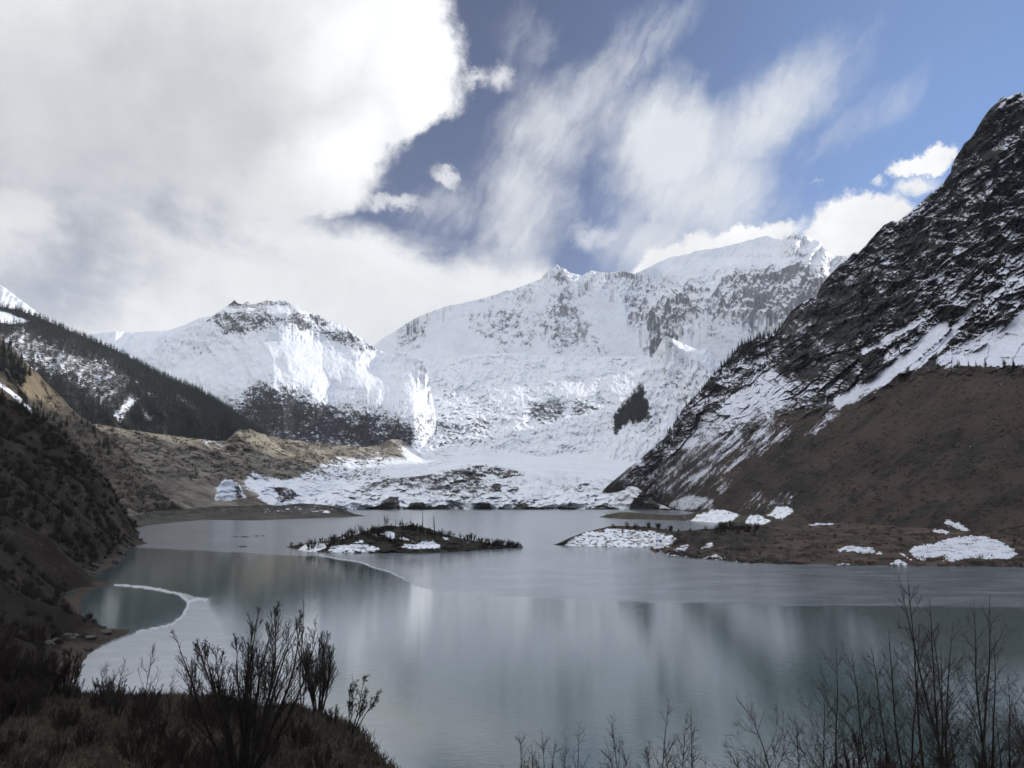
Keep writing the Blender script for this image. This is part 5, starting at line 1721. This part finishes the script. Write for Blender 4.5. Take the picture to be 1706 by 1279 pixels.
def island_plants():
    g = np.random.default_rng(35)

    def dead_tree(px, py0, h, lab, seed, n=26, wd=.12, tw=.035):
        p = pick('island', px, py0)
        gg = np.random.default_rng(seed)
        st = shoot(gg, (0, 0, 0), (gg.normal(0, .03), 0, 1), h, .05 * h ** .6 + .05, .04, 10, .02, .02)
        br = branch_out(gg, st, n, .15, .98, lambda s: h * wd * (1.25 - s), 1.25, tw, tw * .6, 4, .1, -.02)
        plant('dead_tree', lab, 'tree', (p[0], p[1], p[2] - .2), *make_plant_meshes([st], br))
    dead_tree(704, 880, 6.2, 'tallest bare dead trunk standing on top of the island', 801, 20, .09)
    dead_tree(723, 884, 5.4, 'second dead tree with short ragged boughs right of the tallest one on the island', 802, 46, .17)
    dead_tree(659, 878, 2.9, 'thin dead stem left of the middle on the island crest', 803, 10)
    dead_tree(669, 878, 3.2, 'thin dead stem in the middle of the island crest', 804, 14)
    dead_tree(684, 878, 3.4, 'leaning thin dead stem left of the tallest trunk on the island', 805, 10)
    dead_tree(789, 903, 3.2, 'lone thin dead stem on the low right part of the island', 806, 8)
    for px, py0, h, lab, sd in ((643, 877, 5.0, 'bushy leafless tree on the left shoulder of the island crest', 811), (600, 889, 4.2, 'leafless bush on the left slope of the island', 812), (553, 902, 1.8, 'small dark leafless bush near the left end of the island', 813), (485, 911, 2.4, 'wispy leafless bush at the left tip of the island', 814), (500, 908, 1.6, 'thin leafless tuft just right of the wispy bush at the island tip', 815)):
        p = pick('island', px, py0)
        tr, cr, _ = willow_paths(sd, h, 7, .5, .022, .55)
        plant('bare_shrub', lab, 'shrub', (p[0], p[1], p[2] - .2), *make_plant_meshes(tr, cr))
    protos = []
    for k in range(3):
        tr, cr, _ = willow_paths(830 + k, 1.6, 8, .8, .024, .6)
        protos.append(make_plant_meshes(tr, cr))
    top = lambda x: ip(x, [(500, 907), (556, 896), (620, 882), (700, 878), (750, 892), (800, 902), (868, 911)])
    for k in range(95):
        px = g.uniform(515, 862)
        p = pick('island', px, float(top(px)) + abs(g.normal(0, 8)))
        t, c = protos[int(g.integers(3))]
        plant('low_shrub', 'low dark shrub in the scrub along the crest of the island', 'shrub', (p[0], p[1], p[2] - .1), t, c, g.uniform(0, 6.28), g.uniform(.9, 2.1), 'low shrubs of the island')
    st = []
    for k in range(3):
        gg = np.random.default_rng(850 + k)
        s0 = shoot(gg, (0, 0, 0), (gg.normal(0, .06), gg.normal(0, .06), 1), 2.2, .04, .02, 7, .03, .02)
        st.append(make_plant_meshes([s0], branch_out(gg, s0, 7, .3, .95, lambda s: .5, .8, .02, .014, 3, .1, .05)))
    for k in range(26):
        px = g.uniform(735, 866)
        p = pick('island', px, float(top(px)) + 1)
        t, c = st[int(g.integers(3))]
        plant('bare_sapling', 'thin bare sapling on the low right tail of the island', 'tree', (p[0], p[1], p[2] - .1), t, c, g.uniform(0, 6.28), g.uniform(.6, 1.15), 'bare saplings on the island tail')
    cm = [raw_mesh('conifer', *conifer_mesh(860 + k, 8, 8), NEEDLE, False) for k in range(2)]
    for px, py0, h in ((524, 903, 2.0), (575, 892, 1.9), (620, 883, 2.0), (650, 900, 2.6), (657, 905, 3.0), (662, 910, 2.6), (640, 880, 1.7), (668, 903, 2.2), (690, 899, 1.8), (813, 905, 1.4), (775, 899, 1.6)):
        p = pick('island', px, py0)
        o = mesh_obj('conifer', cm[int(g.integers(2))])
        o.location = (p[0], p[1], p[2] - .1)
        o.scale = (h * 1.6, h * 1.6, h)
        set_props(o, 'dwarf dark conifer growing on the island', 'conifer', 'dwarf conifers of the island')


def shore_plants():
    g = np.random.default_rng(45)
    protos = []
    for k in range(4):
        tr, cr, _ = willow_paths(900 + k, 2.6, 9, .5, .024, .6)
        protos.append(make_plant_meshes(tr, cr, cmat=TWIG))

    def put(surf, px, py, s, label, group, mats=None):
        p = pick(surf, px, py)
        t, c = protos[int(g.integers(4))]
        plant('bare_shrub', label, 'shrub', (p[0], p[1], p[2] - .15), t, c, g.uniform(0, 6.28), s, group)
    for k in range(34):
        put('shore', g.uniform(1192, 1262), g.uniform(879, 890), g.uniform(.9, 2.0), 'leafless shrub in the dark thicket behind the snowy mound on the right shore', 'thicket on the right shore')
    for k in range(20):
        put('shore', g.uniform(1015, 1118), 878 + g.uniform(-1, 3), g.uniform(.5, 1.15), 'leafless shrub fringing the top of the snowy mound', 'shrubs on the snowy mound')
    for px, py in ((1130, 884), (1150, 886), (1176, 884), (1290, 896), (1340, 905), (1375, 914), (1300, 916), (1420, 886), (1480, 892), (1330, 880), (1390, 896), (1560, 900), (1440, 900), (1240, 915), (1210, 924), (1265, 925), (1350, 880), (1445, 881), (1500, 903), (1690, 905)):
        put('shore', px, py, g.uniform(.5, 1.0), 'lone dark shrub on the brown turf of the right shore', 'lone shrubs on the brown shore')
    for px in (1010, 1065, 1090):
        put('mud_bar', px, 858, .8, 'small shrub standing on the brown mud bar', 'shrubs on the mud bar')


def patch_on(surf, poly, label, seed, thick=.35, name='snow_patch', mat=None, rough=2.3):
    px, PY, P = SURF[surf]
    xs = [q[0] for q in poly]
    ys = [q[1] for q in poly]
    gx = np.linspace(min(xs) - 3, max(xs) + 3, max(30, int((max(xs) - min(xs)) * 1.1)))
    gy = np.linspace(max(ys) + 3, min(ys) - 3, max(24, int((max(ys) - min(ys)) * 2.2)))
    Q = np.zeros((len(gy), len(gx), 3))
    for j, x in enumerate(gx):
        c = int(np.clip(np.searchsorted(px, x), 1, len(px) - 1))
        f = (x - px[c - 1]) / (px[c] - px[c - 1])
        yy = PY[:, c - 1] * (1 - f) + PY[:, c] * f
        o = np.argsort(yy)
        for k in range(3):
            vv = P[:, c - 1, k] * (1 - f) + P[:, c, k] * f
            Q[:, j, k] = np.interp(gy, yy[o], vv[o])
    GX, GY = np.meshgrid(gx, gy)
    sd = poly_sd(GX, GY, poly) + rough * fbm(GX / 11 + seed, GY / 3.4, 4, .65, seed) * 3.0 - .6
    Q[..., 2] += -.12 + thick * sstep(sd, -.8, 3.4) + .12 * fbm(GX / 9, GY / 3, 3, .6, seed + 5) * sstep(sd, 0, 2)
    F = grid_faces(len(gy), len(gx))
    hole = fbm(GX / 5 + 3 * seed, GY / 2, 4, .7, seed + 9) - .06 * np.clip(sd, 0, 6)
    F = F[(sd.ravel()[F] > -.8).all(1) & (hole.ravel()[F] < .30).all(1)]
    used = np.unique(F)
    remap = np.full(Q[..., 0].size, -1)
    remap[used] = np.arange(len(used))
    o = mesh_obj(name, raw_mesh(name, Q.reshape(-1, 3)[used], remap[F], mat or SNOW))
    return set_props(o, label, 'snow')


def snow_patches():
    patch_on('shore', [(1512, 917), (1530, 908), (1555, 905), (1580, 896), (1600, 893), (1640, 892), (1665, 900), (1690, 915), (1696, 924), (1680, 931), (1650, 932), (1620, 930), (1590, 936), (1570, 935), (1575, 925), (1550, 930), (1535, 934), (1520, 926)], 'largest bright snow patch on the right shore, wide and cracked', 921, .5)
    patch_on('shore', [(1393, 916), (1408, 908), (1435, 909), (1458, 914), (1462, 922), (1440, 924), (1415, 919), (1398, 919)], 'long low snow patch on the right shore left of the largest one', 922)
    patch_on('shore', [(1457, 920), (1470, 916), (1474, 921), (1460, 926)], 'small snow lump at the right end of the long low snow patch', 923, .3)
    patch_on('shore', [(1482, 941), (1490, 932), (1500, 931), (1514, 940), (1510, 943.5), (1486, 943.5)], 'pointed white snow patch at the water edge of the right shore', 924, .5)
    patch_on('shore', [(1492, 916), (1500, 917), (1512, 926), (1523, 933), (1518, 935), (1505, 928)], 'slanting narrow snow strip beside the largest snow patch', 925)
    patch_on('shore', [(1390, 940), (1402, 937), (1418, 938), (1420, 942), (1395, 943)], 'flat snow sliver at the water edge of the right shore', 926, .3)
    patch_on('shore', [(1345, 868.5), (1365, 864), (1392, 863), (1396, 866), (1370, 870), (1350, 871)] if False else [(1345, 873), (1365, 871), (1392, 872), (1396, 875), (1370, 876), (1350, 876)], 'thin snow streak at the back of the brown right shore', 927, .6)
    patch_on('shore', [(1552, 884), (1556, 880.5), (1580, 882), (1585, 886), (1575, 889), (1555, 888)], 'square snow scrap above the largest snow patch', 928, .5)
    patch_on('mountain#right', [(1570, 868), (1582, 866), (1604, 874), (1618, 886), (1600, 886), (1580, 876)], 'slanting snow remnant on the scree foot above the largest snow patch', 929, .7)
    patch_on('shore', [(1172, 937), (1180, 932), (1200, 933), (1215, 936), (1205, 939)], 'ragged snow strip along the stony water edge', 930, .4)


def rocks():
    g = np.random.default_rng(55)
    # pointed rock at the tail of the island
    V, F = boulder_mesh(1001, True)
    p = on_plane(866, 912.5, 0)
    o = mesh_obj('boulder', raw_mesh('boulder', V, F, ROCK, False))
    o.location = (p[0], p[1], .5)
    o.scale = (1.35, 1.35, 1.25)
    set_props(o, 'pointed grey pyramid rock at the right tip of the island', 'rock')
    protos = [raw_mesh('boulder', *boulder_mesh(1010 + k), ROCK_DARK, False) for k in range(4)]
    protos_b = [raw_mesh('boulder', *boulder_mesh(1020 + k), ROCK, False) for k in range(3)]

    def put(p, s, label, group, pr):
        o = mesh_obj('boulder', pr[int(g.integers(len(pr)))])
        o.location = (p[0], p[1], p[2] + s * .25)
        o.rotation_euler = (g.uniform(-.3, .3), g.uniform(-.3, .3), g.uniform(0, 6.28))
        o.scale = (s * g.uniform(.8, 1.4), s, s * g.uniform(.6, 1))
        set_props(o, label, 'rock', group)
    for k in range(60):
        px = g.uniform(1090, 1330)
        py = float(ip(px, [(1090, 921), (1150, 929), (1250, 938), (1330, 941)])) - abs(g.normal(0, 4))
        put(pick('shore', px, py), g.uniform(.3, .9), 'dark boulder on the stony water edge of the right shore', 'boulders along the right shore', protos)
    for k in range(40):
        px = g.uniform(495, 860)
        py = float(ip(px, [(495, 916), (560, 921), (700, 922), (800, 917), (860, 913)])) - abs(g.normal(0, 1.5))
        put(pick('island', px, py), g.uniform(.25, .7), 'dark stone on the waterline of the island', 'stones around the island', protos)
    for px, Y, s, lab in ((640, 39.5, .28, 'small pale round stone on the brow of the headland'), (658, 38.5, .2, 'smaller stone right of the pale one on the brow of the headland')):
        x, y, z = spot(px, Y)
        put((x, y, z), s, lab, None, protos_b)
    for k in range(46):
        f = g.uniform(0, 1)
        pts = [(222, 1049), (150, 1084), (190, 971), (160, 960), (205, 931), (215, 912), (248, 905), (228, 893)]
        i = int(g.integers(len(pts) - 1))
        px = pts[i][0] * (1 - f) + pts[i + 1][0] * f
        py = pts[i][1] * (1 - f) + pts[i + 1][1] * f
        q = on_plane(px, py, 0)
        x, y = q[0] - g.uniform(0, 5), q[1] + g.normal(0, 2)
        z = ground_at(x, y)
        if z > -.4:
            put((x, y, max(z, 0) - .1), g.uniform(.3, .9) * (.6 + y / 300), 'grey stone on the waterline of the dark left bank', 'stones along the left bank', protos_b + protos)
    for px, py, w, lab in ((392, 893.5, 1.6, 'leftmost dark floating chunk in the far left water'), (408, 893.8, 2.2, 'longest dark floating chunk in the far left water'), (428, 892.8, 1.2, 'third dark floating chunk in the far left water'), (438, 892.4, 1.0, 'rightmost dark floating chunk in the far left water'), (405, 910.5, 1.6, 'dark tuft of stones between the left water and the island')):
        q = on_plane(px, py, 0)
        o = mesh_obj('floating_debris', protos[int(g.integers(4))])
        o.location = (q[0], q[1], .05)
        o.scale = (w, w * .8, .35)
        set_props(o, lab, 'debris')
    bi = [raw_mesh('ice_floe', *boulder_mesh(1040 + k), ICE, False) for k in range(2)]
    for px, py, w, lab in ((1010, 850.5, 7, 'dark edged ice floe before the glacier snout'), (962, 850.0, 4.5, 'small ice floe before the middle of the glacier snout'), (1035, 849.8, 5, 'ice floe close to the dark ice cliff at the right end of the snout'), (925, 849.6, 9, 'flat long ice floe before the glacier snout')):
        q = on_plane(px, py, 0)
        o = mesh_obj('ice_floe', bi[int(g.integers(2))])
        o.location = (q[0], q[1], .1)
        o.scale = (w, w * .7, 1.1)
        set_props(o, lab, 'ice')
    # driftwood stick on the headland edge
    x, y, z = spot(683, 38.0)
    gg = np.random.default_rng(77)
    V, F = tubes([shoot(gg, (0, 0, 0), (1, .1, .35), .75, .035, .02, 6, .06, 0)], 6)
    o = mesh_obj('driftwood', raw_mesh('driftwood', V, F, BARK))
    o.location = (x, y, z + .05)
    set_props(o, 'short dark stick poking from the edge of the headland over the water', 'stick')


foreground_trees()
brush()
conifers()
island_plants()
shore_plants()
snow_patches()
rocks()
